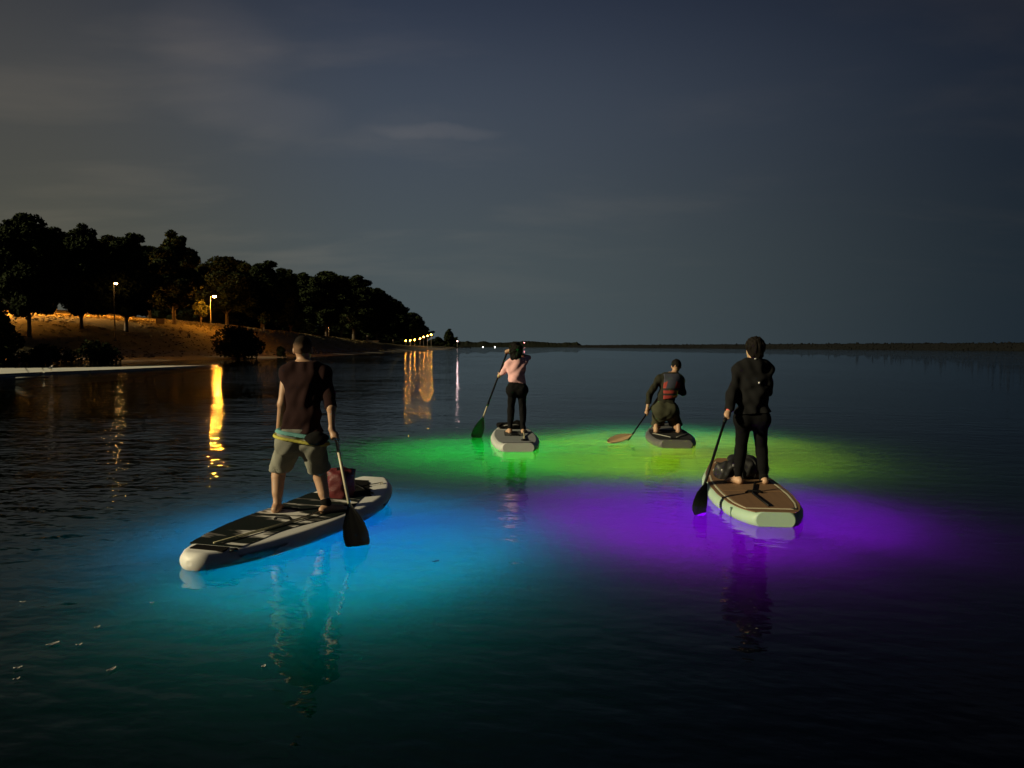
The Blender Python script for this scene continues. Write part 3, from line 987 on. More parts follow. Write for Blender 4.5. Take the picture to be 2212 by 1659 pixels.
def leg(F, J, s, off=0.0, t0=0.0, t1=2.0, slim=1.0, k=.04):
    hp, kn, an = J['hip' + s], J['knee' + s], J['ank' + s]
    a = lerp(hp, kn, t0)
    F.cone(a, lerp(hp, kn, min(1, t1)), (.088 - .030 * t0) * slim + off, (.088 - .030 * min(1, t1)) * slim + off, k)
    if t1 > 1:
        t = t1 - 1
        F.cone(kn, lerp(kn, an, t), .056 * slim + off, (.056 - .022 * t) * slim + off, .03)
        back = unit(np.cross(np.asarray(an) - kn, J['right']))
        if back @ J['fwd'] > 0: back = -back
        if J.get('kneel'): back = np.array((0, 0, 1.0))
        c = lerp(kn, an, .32) + back * .018
        F.cone(lerp(kn, an, .14) + back * .01, lerp(kn, an, .55) + back * .008, .052 * slim + off, .040 * slim + off, .04)


def foot(F, ank, heel, ball, toe):
    ank, heel, ball, toe = map(np.asarray, (ank, heel, ball, toe))
    F.cone(ank, heel, .036, .032, .03)
    F.cone(heel, ball, .031, .028, .03)
    F.cone(ank, lerp(heel, ball, .75), .034, .026, .03)
    d = unit(toe - ball); side = unit(np.cross(d, (0, 0, 1.0) if abs(d[2]) < .8 else (1.0, 0, 0)))
    F.cone(ball - side * .022, ball + side * .022, .024, .022, .02)
    for i in range(5):
        o = (i - 2) * .0175
        L = 1 - .07 * abs(i - 1.2)
        F.cone(ball + side * o, ball + (toe - ball) * L + side * o * 1.05, .0115, .010, .008)


def arm(F, J, s, off=0.0, t0=0.0, t1=2.0, slim=1.0, k=.03):
    sh, el, wr = J['sh' + s], J['elb' + s], J['wri' + s]
    F.cone(lerp(sh, el, t0), lerp(sh, el, min(1, t1)), (.052 - .012 * t0) * slim + off, (.052 - .012 * min(1, t1)) * slim + off, k)
    if t1 > 1:
        t = t1 - 1
        F.cone(el, lerp(el, wr, t), .041 * slim + off, (.041 - .015 * t) * slim + off, k)


def grip(F, wrist, pt, axis, palm_dir=None, rs=.015):
    """hand closed around a shaft through pt"""
    wrist, pt = np.asarray(wrist, float), np.asarray(pt, float); axis = unit(axis)
    e1 = wrist - pt if palm_dir is None else np.asarray(palm_dir, float)
    e1 = unit(e1 - axis * (e1 @ axis)); e2 = np.cross(axis, e1)
    palm = pt + e1 * (rs + .015)
    F.ell(palm, (.044, .016, .040), .015, (axis, e1, e2))
    F.cone(wrist, palm, .026, .024, .025)
    Rr = rs + .009
    for i, (o, ln) in enumerate(((-.033, .9), (-.011, 1.0), (.011, .96), (.033, .82))):
        prev = pt + axis * o + (e1 * (rs + .012) + e2 * .03)
        for a in (60, 115, 165, 215):
            aa = R(a * ln)
            q = pt + axis * o + (e1 * math.cos(aa) + e2 * math.sin(aa)) * Rr
            F.cone(prev, q, .0092, .0085, .004); prev = q
    prev = palm + axis * .03 - e2 * .02
    for a in (-70, -125, -170):
        aa = R(a); q = pt + axis * .048 + (e1 * math.cos(aa) + e2 * math.sin(aa)) * Rr
        F.cone(prev, q, .0115, .010, .005); prev = q


def open_hand(F, wrist, d, side):
    wrist = np.asarray(wrist, float); d = unit(d); side = unit(np.asarray(side) - d * (np.asarray(side) @ d)); nn = np.cross(d, side)
    palm = wrist + d * .05
    F.ell(palm, (.048, .040, .017), .02, (d, side, nn)); F.cone(wrist, palm, .026, .022, .02)
    for i, (o, L) in enumerate(((-.030, .066), (-.010, .078), (.010, .074), (.030, .060))):
        a = wrist + d * .088 + side * o; b = a + (d * .85 + nn * .35) * L * .55; c = b + (d * .55 + nn * .75) * L * .5
        F.cone(a, b, .0095, .009, .006); F.cone(b, c, .009, .0075, .004)
    a = palm - d * .015 - side * .035; b = a + (d * .6 - side * .6) * .045; c = b + (d * .9 - side * .1) * .035
    F.cone(a, b, .0125, .011, .01); F.cone(b, c, .011, .009, .005)


def head(F, J, size=1.0):
    c, f, r = J['head'], J.get('look', J['fwd']), None
    f = unit(f); up = unit(J.get('hup', (0, 0, 1))); r = unit(np.cross(f, up)); f = np.cross(up, r)
    s = size
    ax = (r, f, up)
    F.ell(c + up * .015 * s - f * .012 * s, (.077 * s, .097 * s, .098 * s), .02, ax)
    F.ell(c + f * .035 * s - up * .05 * s, (.060 * s, .062 * s, .075 * s), .04, ax)
    F.ell(c + f * .075 * s - up * .100 * s, (.024 * s, .022 * s, .018 * s), .03, ax)          # chin
    F.cone(c + f * .092 * s + up * .005 * s, c + f * .112 * s - up * .033 * s, .009 * s, .014 * s, .015)   # nose
    F.cone(c + f * .080 * s - r * .035 * s + up * .020 * s, c + f * .080 * s + r * .035 * s + up * .020 * s, .013 * s, .013 * s, .02)
    F.cone(c + f * .092 * s - r * .018 * s - up * .066 * s, c + f * .092 * s + r * .018 * s - up * .066 * s, .008 * s, .008 * s, .01)  # mouth
    for q in (-1, 1):
        F.ell(c + r * q * .080 * s - f * .012 * s - up * .018 * s, (.013 * s, .022 * s, .034 * s), .008, ax)    # ears
        F.ell(c + r * q * .032 * s + f * .077 * s + up * .000 * s, (.014 * s, .010 * s, .008 * s), .008, ax)    # eyelids
    F.cone(J['neck'] + np.array((0, 0, -.02)), c - up * .05 * s - f * .012 * s, .058 * s, .052 * s, .03)


def bounds(J, pad=.3, extra=()):
    P = np.array([v for k, v in J.items() if k not in ('right', 'fwd', 'look', 'hup', 'kneel')] + list(extra))
    return P.min(0) - pad, P.max(0) + pad


def tube_part(name, pts, rad, mat, parent, off, n=10):
    return MB().tube(pts, rad, n).part(name, mat, parent, True, off)


# ------------------------------------------------------------------ paddles
BLACK = plain('black_plastic', (0.007, 0.007, 0.0075), 0.5, 0.3, 10, spec=.2)
ALU = plain('pale_shaft', (0.55, 0.50, 0.36), 0.4, 0.1, 10)


def paddle(bottom, top, blade_n, L_blade, w_blade, label, shaft_mats, blade_mat, bend=0.12, split=.62):
    """bottom = blade tip, top = grip end; blade_n = face normal hint"""
    bottom, top = np.asarray(bottom, float), np.asarray(top, float)
    o = thing('paddle', label, 'paddle', tuple(bottom))
    ax = unit(top - bottom); nn = np.asarray(blade_n, float); nn = unit(nn - ax * (nn @ ax)); sd = np.cross(ax, nn)
    neck = bottom + ax * L_blade
    segs = [(0.0, split, shaft_mats[0]), (split, 1.0, shaft_mats[1])]
    for a, b, mt in segs:
        nm = 'shaft'
        MB().tube([lerp(neck - ax * .05, top, a), lerp(neck - ax * .05, top, b)], .0145 if a == 0 else .0165, 12).part(nm, mt, o, True, bottom)
    j = lerp(neck - ax * .05, top, split)
    MB().tube([j - ax * .04, j + ax * .03], .021, 12).part('clamp', BLACK, o, True, bottom)
    MB().tube([top - sd * .055, top - sd * .03 + ax * .012, top + sd * .03 + ax * .012, top + sd * .055], [.012, .018, .018, .012], 10).part('handle', BLACK, o, True, bottom)
    prof = [(0.0, .62), (.03, .86), (.10, .97), (.30, 1.0), (.52, .86), (.72, .56), (.88, .28), (1.0, .12)]
    V, Fc = [], []
    cols = 7
    for t, w in prof:
        for c in range(cols):
            u = (c / (cols - 1) * 2 - 1)
            z = (.012 + .012 * (1 - abs(u))) * (1 if t < .9 else .7)
            cen = bottom + ax * (t * L_blade) + sd * (u * w * w_blade / 2) + nn * (bend * (1 - t) * L_blade * .35 + .010 * (u * u))
            V.append(cen + nn * .004 + nn * z * .4)
    nb = len(prof) * cols
    V += [v - nn * (.010 + .010 * (1 - abs((i % cols) / (cols - 1) * 2 - 1))) for i, v in enumerate(V[:nb])]
    for i in range(len(prof) - 1):
        for c in range(cols - 1):
            a = i * cols + c
            Fc.append((a, a + 1, a + cols + 1, a + cols)); Fc.append((nb + a, nb + a + cols, nb + a + cols + 1, nb + a + 1))
        for c in (0, cols - 1):
            a = i * cols + c
            Fc.append((a, a + cols, nb + a + cols, nb + a) if c == 0 else (a, nb + a, nb + a + cols, a + cols))
    for i in (0, len(prof) - 1):
        for c in range(cols - 1):
            a = i * cols + c
            Fc.append((a, nb + a, nb + a + 1, a + 1) if i == 0 else (a, a + 1, nb + a + 1, nb + a))
    link('blade', raw_mesh('blade', [tuple(v - bottom) for v in V], Fc, blade_mat, False), o)
    return o


# ------------------------------------------------------------------ boards
class Board:
    def __init__(s, tail, nose, W, th, deck, prof, rocker, tail_rise, label, hull_mat, group='glowing paddle boards'):
        s.tail, s.nose = np.array(tail[:2], float), np.array(nose[:2], float)
        d = s.nose - s.tail; s.L = float(np.linalg.norm(d)); s.ang = math.atan2(-d[0], d[1])
        s.W, s.th, s.deck, s.prof, s.rock, s.tr = W, th, deck, prof, rocker, tail_rise
        s.root = thing('paddle_board', label, 'paddle board', (s.tail[0], s.tail[1], 0), s.ang, group)
        ts = np.unique(np.concatenate([np.linspace(0, .06, 10), np.linspace(.06, .88, 34), np.linspace(.88, 1, 26)]))
        na = 8
        V, Fq = [], []
        for t in ts:
            w = s.half(t); b = th / 2 * min(1.0, (max(0, 1 - t) / .04) ** .5 + .12)
            if prof[0][1] < .3: b = min(b, th / 2 * min(1.0, (t / .03) ** .5 + .3))
            z = s.rocker(t) + deck - th / 2; rr = min(b, w)
            ring = []
            for k in range(na + 1):
                a = -math.pi / 2 + math.pi * k / na
                ring.append((w - rr + rr * math.cos(a), t * s.L, z + b * math.sin(a)))
            for k in range(na + 1):
                a = math.pi / 2 + math.pi * k / na
                ring.append((-(w - rr) + rr * math.cos(a), t * s.L, z + b * math.sin(a)))
            V += ring
        m_ = 2 * (na + 1)
        for i in range(len(ts) - 1):
            for k in range(m_):
                k2 = (k + 1) % m_
                Fq.append((i * m_ + k, i * m_ + k2, (i + 1) * m_ + k2, (i + 1) * m_ + k))
        Fq.append(tuple(range(m_))[::-1]); Fq.append(tuple(range((len(ts) - 1) * m_, len(ts) * m_)))
        me = raw_mesh('hull', V, [f[::-1] for f in Fq], hull_mat)
        me.polygons[len(me.polygons) - 1].use_smooth = False
        me.polygons[len(me.polygons) - 2].use_smooth = False
        s.hull = link('hull', me, s.root)
        MB().box((0, .30, deck - th - .10), (.012, .22, .24)).part('fin', BLACK, s.hull)

    def half(s, t): return float(np.interp(t, [p[0] for p in s.prof], [p[1] for p in s.prof])) * s.W / 2

    def rocker(s, t):
        return s.rock * max(0, (t - .55) / .45) ** 2.2 + s.tr * max(0, (.18 - t) / .18) ** 2

    def top(s, t): return s.deck + s.rocker(t)

    def world(s, x, y, z):
        c, q = math.cos(s.ang), math.sin(s.ang)
        return np.array((s.tail[0] + x * c - y * q, s.tail[1] + x * q + y * c, z))

    def local(s, p):
        c, q = math.cos(s.ang), math.sin(s.ang); dx, dy = p[0] - s.tail[0], p[1] - s.tail[1]
        return (dx * c + dy * q, -dx * q + dy * c, p[2])

    def pad(s, name, t0, t1, fl, fr, mat, lift=.006, inset=.0, n_=30, parent=None):
        """sheet on the deck between fractions fl(t), fr(t) of the half width"""
        V, Fq = [], []
        f1 = fl if callable(fl) else (lambda t: fl); f2 = fr if callable(fr) else (lambda t: fr)
        m_ = 5
        for i in range(n_ + 1):
            t = t0 + (t1 - t0) * i / n_; w = max(.001, s.half(t) - inset)
            a, b_ = f1(t) * w, f2(t) * w; z = s.top(t)
            V.append((a, t * s.L, z - .004))
            for k in range(m_ + 1):
                V.append((a + (b_ - a) * k / m_, t * s.L, z + lift))
            V.append((b_, t * s.L, z - .004))
        q = m_ + 3
        for i in range(n_):
            for k in range(q - 1):
                a = i * q + k
                Fq.append((a, a + 1, a + q + 1, a + q))
        Fq.append(tuple(range(q))[::-1]); Fq.append(tuple(n_ * q + k for k in range(q)))
        return link(name, raw_mesh(name, V, Fq, mat, False), parent or s.root)

    def light(s, col_, e, spots, z=-.22, rad=.07, aim=None):
        em = emit('led_' + str(len(bpy.data.materials)), col_, .5)
        for (x, t) in spots:
            MB().tube([(x * .15, t * s.L - .12, s.deck - s.th - .012), (x * .15, t * s.L + .12, s.deck - s.th - .012)], .02, 8).part('led_bar', em, s.hull, True)
            ld = bpy.data.lights.new('led_light', 'SPOT' if aim else 'POINT'); ld.energy = e; ld.color = col_; ld.shadow_soft_size = rad
            lo = link('led_light', ld, s.root); lo.location = (x, t * s.L, z)
            if aim:
                ld.spot_size = R(172); ld.spot_blend = 1.0
                lo.rotation_euler = Vector(aim).to_track_quat('-Z', 'Y').to_euler()


PROF_SQ = [(0, .60), (.012, .66), (.05, .74), (.15, .87), (.32, .97), (.47, 1.0), (.62, .98), (.75, .88), (.86, .69), (.93, .48), (.97, .30), (.99, .17), (1, .04)]
PROF_PIN = [(0, .05), (.006, .17), (.02, .29), (.06, .46), (.12, .62), (.20, .78), (.32, .93), (.45, 1.0), (.65, .99), (.78, .92), (.87, .78), (.93, .60), (.97, .40), (.99, .23), (1, .05)]

PROF_D = [(0, .40), (.008, .47), (.03, .57), (.08, .70), (.18, .87), (.33, .98), (.47, 1.0), (.62, .98), (.75, .88), (.86, .69), (.93, .48), (.97, .30), (.99, .17), (1, .04)]


def hull_material(name, c, band=None):
    m, n, l, b = mat_new(name)
    t = n.new('ShaderNodeTexCoord')
    no = tex(n, l, t.outputs['Object'], 5, 4)
    c2 = mmix(n, l, no, tuple(x * .86 for x in c), tuple(min(1, x * 1.08) for x in c))
    if band:
        v = tex(n, l, t.outputs['Object'], 1.0, 2, .5, (1.5, 2.2, 6))
        sp = n.new('ShaderNodeSeparateXYZ'); l.new(t.outputs['Object'], sp.inputs[0])
        k = mrange(n, l, v, .58, .62, 0, 1)
        k = mmath(n, l, 'MULTIPLY', k, mrange(n, l, sp.outputs[2], .085, .06, 0, 1))
        c2 = mmix(n, l, k, c2, band)
    l.new(c2, b.inputs['Base Color'])
    b.inputs['Roughness'].default_value = .5
    return m


def camo_material():
    m, n, l, b = mat_new('brush_stroke_deck')
    t = n.new('ShaderNodeTexCoord')
    mpp = n.new('ShaderNodeMapping'); mpp.inputs['Rotation'].default_value = (0, 0, R(20)); mpp.inputs['Scale'].default_value = (.8, 3.4, 1)
    mpp.inputs['Location'].default_value = (.3, .9, 0)
    l.new(t.outputs['Object'], mpp.inputs[0])
    a = tex(n, l, mpp.outputs[0], 1.15, 4, .55)
    c2 = mmix(n, l, mrange(n, l, a, .505, .525, 0, 1), (.010, .015, .014), (.16, .15, .14))
    c2 = mmix(n, l, mrange(n, l, a, .535, .555, 0, 1), c2, (.68, .66, .62))
    l.new(c2, b.inputs['Base Color']); b.inputs['Roughness'].default_value = .9; b.inputs['Specular IOR Level'].default_value = .06
    f = tex(n, l, t.outputs['Object'], 160, 2)
    bp = n.new('ShaderNodeBump'); bp.inputs['Distance'].default_value = .001; l.new(f, bp.inputs['Height']); l.new(bp.outputs[0], b.inputs['Normal'])
    return m


CAMO = camo_material()
FOAM_BLACK = plain('black_foam', (.010, .0095, .0095), .95, .3, 30, .001, 200, spec=.05)
LEASH = plain('leash_cord', (.52, .48, .30), .45, .1, 30)

# board A, blue light, nearest
A = Board(G(408, 1206, .10), G(815, 1028, .22), .95, .15, .115, PROF_PIN, .13, .02,
          'white paddle board with black brush-stroke deck over a blue glow', hull_material('white_hull', (.86, .85, .82), (.05, .045, .045)))
A.pad('deck_pad', .10, .76, lambda t: -.90, lambda t: .66 + .14 * math.sin(t * 13 + 1.0), CAMO, .006, n_=60)
A.pad('nose_pad', .765, .925, lambda t: -.72 + 2.2 * max(0, t - .86), lambda t: (.62 - 4.2 * max(0, t - .79)) + .05 * math.sin(t * 190), FOAM_BLACK, .007, n_=60)
A.pad('tail_stripe', .050, .090, -.6, lambda t: .9 - 8 * (t - .05), FOAM_BLACK, .007, n_=8)
A.light((.0, .12, 1.0), 6000, ((.30, .48), (.29, .66)), -.11, .04, (1, -.7, -.38))
A.light((.0, .17, 1.0), 3000, ((.31, .46), (.31, .60)), -.085, .025)
A.light((.0, .42, .66), 2100, ((.22, .42),), -.13, .04, (1, -.9, -.42))

# board B, green light
B = Board(G(1120, 961, .11), G(1104, 909, .24), .84, .15, .115, PROF_SQ, .13, .02,
          'pale grey-white paddle board over a green glow', hull_material('pale_hull', (.58, .60, .58)))
GREY_PAD = plain('grey_deck_pad', (.26, .28, .29), .9, .15, 6, .001, 200, spec=.1)
bpad = B.pad('deck_pad', .07, .74, -.84, .84, GREY_PAD, .006)
B.pad('pinstripe', .035, .05, -.8, .8, FOAM_BLACK, .005, n_=4)
for k in range(5):
    B.pad('grip_bar', .44 + .055 * k, .458 + .055 * k, -.42, .42, FOAM_BLACK, .012, n_=3, parent=bpad)
B.light((.0, 1.0, .14), 3600, ((-.24, .22), (-.24, .5)), -.12, .05, (-.75, -.9, -.4))
B.light((.0, 1.0, .18), 2400, ((-.19, .2), (.19, .2)), -.085, .025)
B.light((.05, 1.0, .10), 2600, ((.2, .16),), -.13, .05, (.5, -1, -.35))

# board C, yellow-green light
C = Board(G(1462, 954, .11), G(1432, 911, .22), .84, .15, .115, PROF_SQ, .13, .02,
          'dark grey paddle board over a yellow-green glow', hull_material('dark_hull', (.13, .13, .125)))
C.pad('deck_pad', .07, .72, -.82, .82, plain('charcoal_pad', (.03, .03, .031), .9, .3, 8, .001, 200, spec=.08), .006)
C.pad('tail_handle', .085, .12, -.22, .22, BLACK, .03, n_=4)
for s_g in (-1, 1):
    MB().tube([(s_g * .05, .45, C.deck + .016), (s_g * .2, .75, C.deck + .02), (s_g * .3, 1.0, C.deck + .016)], .009, 6).part('pale_strap', plain('strap', (.3, .3, .26)), C.root, True)
C.light((1.0, .92, .06), 8500, ((-.18, .2), (.18, .2)), -.085, .025)
C.light((1.0, .88, .03), 23000, ((-.24, .16), (.24, .16)), -.13, .05, (0, -1, -.35))
C.light((.0, .85, .75), 2600, ((0, .95),), -.2, .05)

# board D, violet light
D = Board(G(1676, 1113, .11), G(1566, 986, .24), .88, .15, .115, PROF_D, .13, .02,
          'mint green paddle board with brown wood-tone deck over a violet glow', hull_material('mint_hull', (.44, .62, .48)))
def wood_deck():
    m, n, l, b = mat_new('wood_tone_deck')
    t = n.new('ShaderNodeTexCoord')
    a = tex(n, l, t.outputs['Object'], 1, 5, .6, (22, 1.2, 1))
    l.new(mmix(n, l, a, (.15, .082, .040), (.28, .155, .078)), b.inputs['Base Color']); b.inputs['Roughness'].default_value = .7
    return m
WOODDECK = wood_deck()
D.pad('deck_skin', .008, .97, -.90, .90, WOODDECK, .004, n_=50)
D.pad('pinstripe', .075, .70, -.80, -.755, plain('cream_stripe', (.6, .56, .42)), .009)
D.pad('pinstripe', .075, .70, .755, .80, plain('cream_stripe', (.6, .56, .42)), .009)
D.pad('pinstripe', .066, .076, -.80, .80, plain('cream_stripe', (.6, .56, .42)), .009, n_=4)
D.pad('deck_pad', .085, .38, -.73, -.015, WOODDECK, .010)
D.pad('deck_pad', .085, .38, .015, .73, WOODDECK, .010)
D.pad('deck_pad', .39, .70, -.73, .73, WOODDECK, .010)
MB().box((-D.half(.13) + .002, .13 * D.L, .045), (.012, .016, .11)).part('rail_seam', plain('seam', (.12, .2, .15)), D.hull)
D.light((.20, .0, 1.0), 11000, ((-.32, .30), (-.32, .48)), -.11, .04, (-1, -.42, -.32))
D.light((.20, .0, 1.0), 3200, ((-.29, .26), (-.30, .40)), -.085, .025)
D.light((.22, .0, 1.0), 600, ((.20, .22),), -.085, .025)

for bd, t_h in ((A, .40), (B, .42), (D, .345)):
    MB().tube([(-.09, t_h * bd.L, bd.deck + .008), (-.06, t_h * bd.L, bd.deck + .032), (.06, t_h * bd.L, bd.deck + .032), (.09, t_h * bd.L, bd.deck + .008)], .013, 8).part('carry_handle', BLACK, bd.root, True)
for bd in (A, B, C, D):
    MB().tube([(.22, .075 * bd.L, bd.top(.075) - .004), (.22, .075 * bd.L, bd.top(.075) + .010)], [.036, .030], 14).part('air_valve', BLACK, bd.root, True)
    for s_g in (-1, 1):
        for t_h in (.79, .90):
            w_ = bd.half(t_h) * .62
            MB().tube([(s_g * w_ - .02, t_h * bd.L, bd.top(t_h) + .004), (s_g * w_, t_h * bd.L + .02, bd.top(t_h) + .02), (s_g * w_ + .02, t_h * bd.L, bd.top(t_h) + .004)], .006, 6).part('d_ring', ALU, bd.root, True)
        w0, w1 = bd.half(.79) * .62, bd.half(.90) * .62
        MB().tube([(s_g * w0, .79 * bd.L, bd.top(.79) + .018), (0, .845 * bd.L, bd.top(.845) + .022 + .008 * s_g), (-s_g * w1, .90 * bd.L, bd.top(.90) + .018)], .005, 6).part('bungee_cord', BLACK, bd.root, True)

# ------------------------------------------------------------------ people
def start_person(J, label, skin, h=.007, build=None, base=None):
    lo, hi = bounds(J)
    F = Field(lo, hi, h)
    build(F)
    return link('person', F.mesh('person', skin, base), None, base, 0, label, 'person', 'paddlers out on the lake')


def garment(name, J, mat, parent, base, build, h=.009, smooth_it=2):
    lo, hi = bounds(J)
    F = Field(lo, hi, h)
    build(F)
    return link(name, F.mesh(name, mat, base, smooth_it), parent)


def cloth(name, c, var=.2):
    return plain(name, c, .95, var, 9, .002, 120, spec=.06)


Zu = np.array((0, 0, 1.0))

# ---- man on board A
fm = unit((.12, .99, 0)); rm = unit(np.cross(fm, Zu))
gripA = U(725, 944, 7.0)
padA_bot = U(774, 1186, 6.45)
axA = unit(gripA - padA_bot); padA_top = padA_bot + axA * 1.86
JM = dict(right=rm, fwd=fm, head=U(655, 753, 7.17), neck=U(656, 787, 7.13), chest=U(658, 832, 7.10), waist=U(653, 902, 7.05), pelvis=U(651, 938, 7.02),
          shL=U(620, 803, 7.12), shR=U(699, 806, 7.12), elbL=U(610, 872, 7.08), wriL=U(602, 935, 7.22),
          elbR=U(716, 880, 7.02), wriR=gripA + np.array((-.035, .0, .075)),
          hipL=U(629, 950, 7.03), hipR=U(675, 953, 7.03), kneeL=U(602, 1022, 7.28), kneeR=U(691, 1026, 7.24),
          ankL=U(598, 1097, 7.19), ankR=U(706, 1096, 7.16), look=unit((.05, 1, -.05)))
baseM = np.array(((JM['ankL'][0] + JM['ankR'][0]) / 2, 7.17, A.deck))
zf = A.deck + .006


def fpt(p, dx, dy, z): return np.array((p[0] + dx, p[1] + dy, z))


def man_body(F):
    torso(F, JM); hips(F, JM); head(F, JM, 1.02)
    for s in 'LR':
        leg(F, JM, s); arm(F, JM, s)
    a = JM['ankL']; foot(F, a, fpt(a, 0, -.045, zf + .032), fpt(a, -.02, .125, zf + .026), fpt(a, -.03, .19, zf + .016))
    a = JM['ankR']; foot(F, a, fpt(a, -.03, -.03, zf + .032), fpt(a, .12, .09, zf + .026), fpt(a, .18, .12, zf + .016))
    grip(F, JM['wriR'], gripA, axA)
    open_hand(F, JM['wriL'], (-.10, .0, -1), (0, 1, 0))


man = start_person(JM, 'man in dark red shirt and grey shorts standing on white board, paddle at his right', SKIN, .0065, man_body, baseM)


def man_shirt(F):
    torso(F, JM, .016); hips(F, JM, .014); arm(F, JM, 'R', .020, 0, .92); arm(F, JM, 'L', .018, 0, .16)
    F.wrinkle(.0065, 30, 3, .8)
    F.cut(JM['pelvis'] + Zu * .005, unit((.08, 0, -1)))
    F.cut(JM['neck'] + Zu * .035, unit((0, -.15, 1)))


garment('shirt', JM, cloth('maroon_shirt', (.024, .012, .012)), man, baseM, man_shirt)


def man_shorts(F):
    hips(F, JM, .022); F.cone(JM['pelvis'], JM['waist'], .112, .105, .05, rm, 1.36)
    for s in 'LR':
        F.cone(JM['hip' + s], lerp(JM['hip' + s], JM['knee' + s], .92), .115, .105, .05)
    F.wrinkle(.007, 28, 5, .6)
    F.cut(JM['pelvis'] + Zu * .055, Zu)
    for s in 'LR':
        k_ = JM['knee' + s]; d = unit(k_ - JM['hip' + s])
        F.cut(lerp(JM['hip' + s], k_, .88) + d * 0, unit((0, .25, -1))) if s == 'L' else None
        F.carve(lerp(JM['hip' + s], k_, .70), k_ + d * .05, .088, .094)


garment('shorts', JM, cloth('grey_shorts', (.25, .25, .215)), man, baseM, man_shorts)


def band(z0, z1, off, tilt):
    def f(F):
        hips(F, JM, off); F.cone(JM['pelvis'], JM['waist'], .098 + off, .092 + off, .05, rm, 1.42)
        F.cut(JM['pelvis'] + Zu * z1, unit((tilt, 0, 1))); F.cut(JM['pelvis'] + Zu * z0, -unit((tilt, 0, 1)))
    return f


garment('waistband', JM, cloth('teal_band', (.14, .33, .32)), man, baseM, band(-.012, .022, .044, .16), .007)
garment('belt', JM, cloth('yellow_belt', (.50, .46, .10)), man, baseM, band(-.062, -.034, .046, .18), .007)


def pouch(F):
    c = U(684, 947, 6.86)
    F.ell(c, (.105, .05, .065), .01); F.ell(c + np.array((0, -.025, -.01)), (.075, .04, .045), .02); F.wrinkle(.004, 40, 9)


garment('hip_pouch', JM, FOAM_BLACK, man, baseM, pouch, .007)


def man_hair(F):
    c, f = JM['head'], unit(JM['look'])
    F.ell(c + Zu * .018 - f * .012, (.084, .104, .104), .01); F.wrinkle(.0012, 120, 4)
    F.cut(c - Zu * .03, unit((0, .22, -1))); F.cut(c + f * .082, unit((0, 1, -.35)))


m, n, l, b = mat_new('short_faded_hair')
t_ = n.new('ShaderNodeTexCoord'); sp_ = n.new('ShaderNodeSeparateXYZ'); l.new(t_.outputs['Object'], sp_.inputs[0])
hz = float((JM['head'] - baseM)[2])
k_ = mrange(n, l, mmath(n, l, 'ADD', sp_.outputs[2], mmath(n, l, 'MULTIPLY', tex(n, l, t_.outputs['Object'], 70, 4), .03)), hz + .005, hz + .085, 0, 1)
l.new(mmix(n, l, k_, (.20, .115, .072), (.012, .008, .006)), b.inputs['Base Color'])
b.inputs['Roughness'].default_value = .85; b.inputs['Specular IOR Level'].default_value = .1
garment('hair', JM, m, man, baseM, man_hair, .006)
paddle(padA_bot, padA_top, (.35, -.94, 0), .42, .215, 'black-bladed paddle with pale shaft held by the man in the dark red shirt', (ALU, BLACK), BLACK)
pl = A.local(JM['ankR'] + np.array((-.03, -.04, -.03)))
tl = (-.02, .10 * A.L, A.top(.1) + .02)
MB().tube([tl, (lerp(tl, pl, .5)[0] + .01, lerp(tl, pl, .5)[1], A.deck + .02), (pl[0], pl[1], A.deck + .03)], .008, 8).part('leash', LEASH, A.root, True)
MB().tube([(tl[0] + .045, tl[1] + .22, A.deck + .016), (lerp(tl, pl, .8)[0] + .03, lerp(tl, pl, .8)[1], A.deck + .016)], .006, 8).part('leash', LEASH, A.root, True)


def ankle_cuff(F):
    a, k_ = JM['ankR'], JM['kneeR']
    F.cone(lerp(a, k_, .04), lerp(a, k_, .15), .049, .052, .0)


garment('ankle_cuff', JM, FOAM_BLACK, man, baseM, ankle_cuff)

# red dry bag on board A
rb = G(737, 1077, A.deck)
RED = plain('red_bag_fabric', (.10, .007, .010), .6, .25, 8, .004, 30)
bagr = thing('dry_bag', 'dark red roll-top dry bag standing on the black and white deck', 'bag', (rb[0], rb[1], A.top(.62)))
F = Field((-.25, -.25, -.02), (.25, .25, .45), .007)
F.cone((0, 0, .09), (.0, 0, .22), .118, .122, .03, (1, 0, 0), 1.12); F.cone((-.11, 0, .305), (.11, 0, .305), .034, .034, .07); F.cone((0, 0, .03), (0, 0, .1), .10, .11, .03, (1, 0, 0), 1.15)
F.cut((0, 0, .002), (0, 0, -1)); F.wrinkle(.005, 34, 12, .5)
link('body', F.mesh('body', RED, (0, 0, 0)), bagr); bagr.scale = (1, 1, .9)
rt = MB().tube([(-.15, 0, .32), (0, -.01, .335), (.15, 0, .32)], .022, 8).part('rolled_top', RED, bagr, True)
MB().box((0, -.035, .345), (.06, .03, .03)).part('buckle', BLACK, rt)

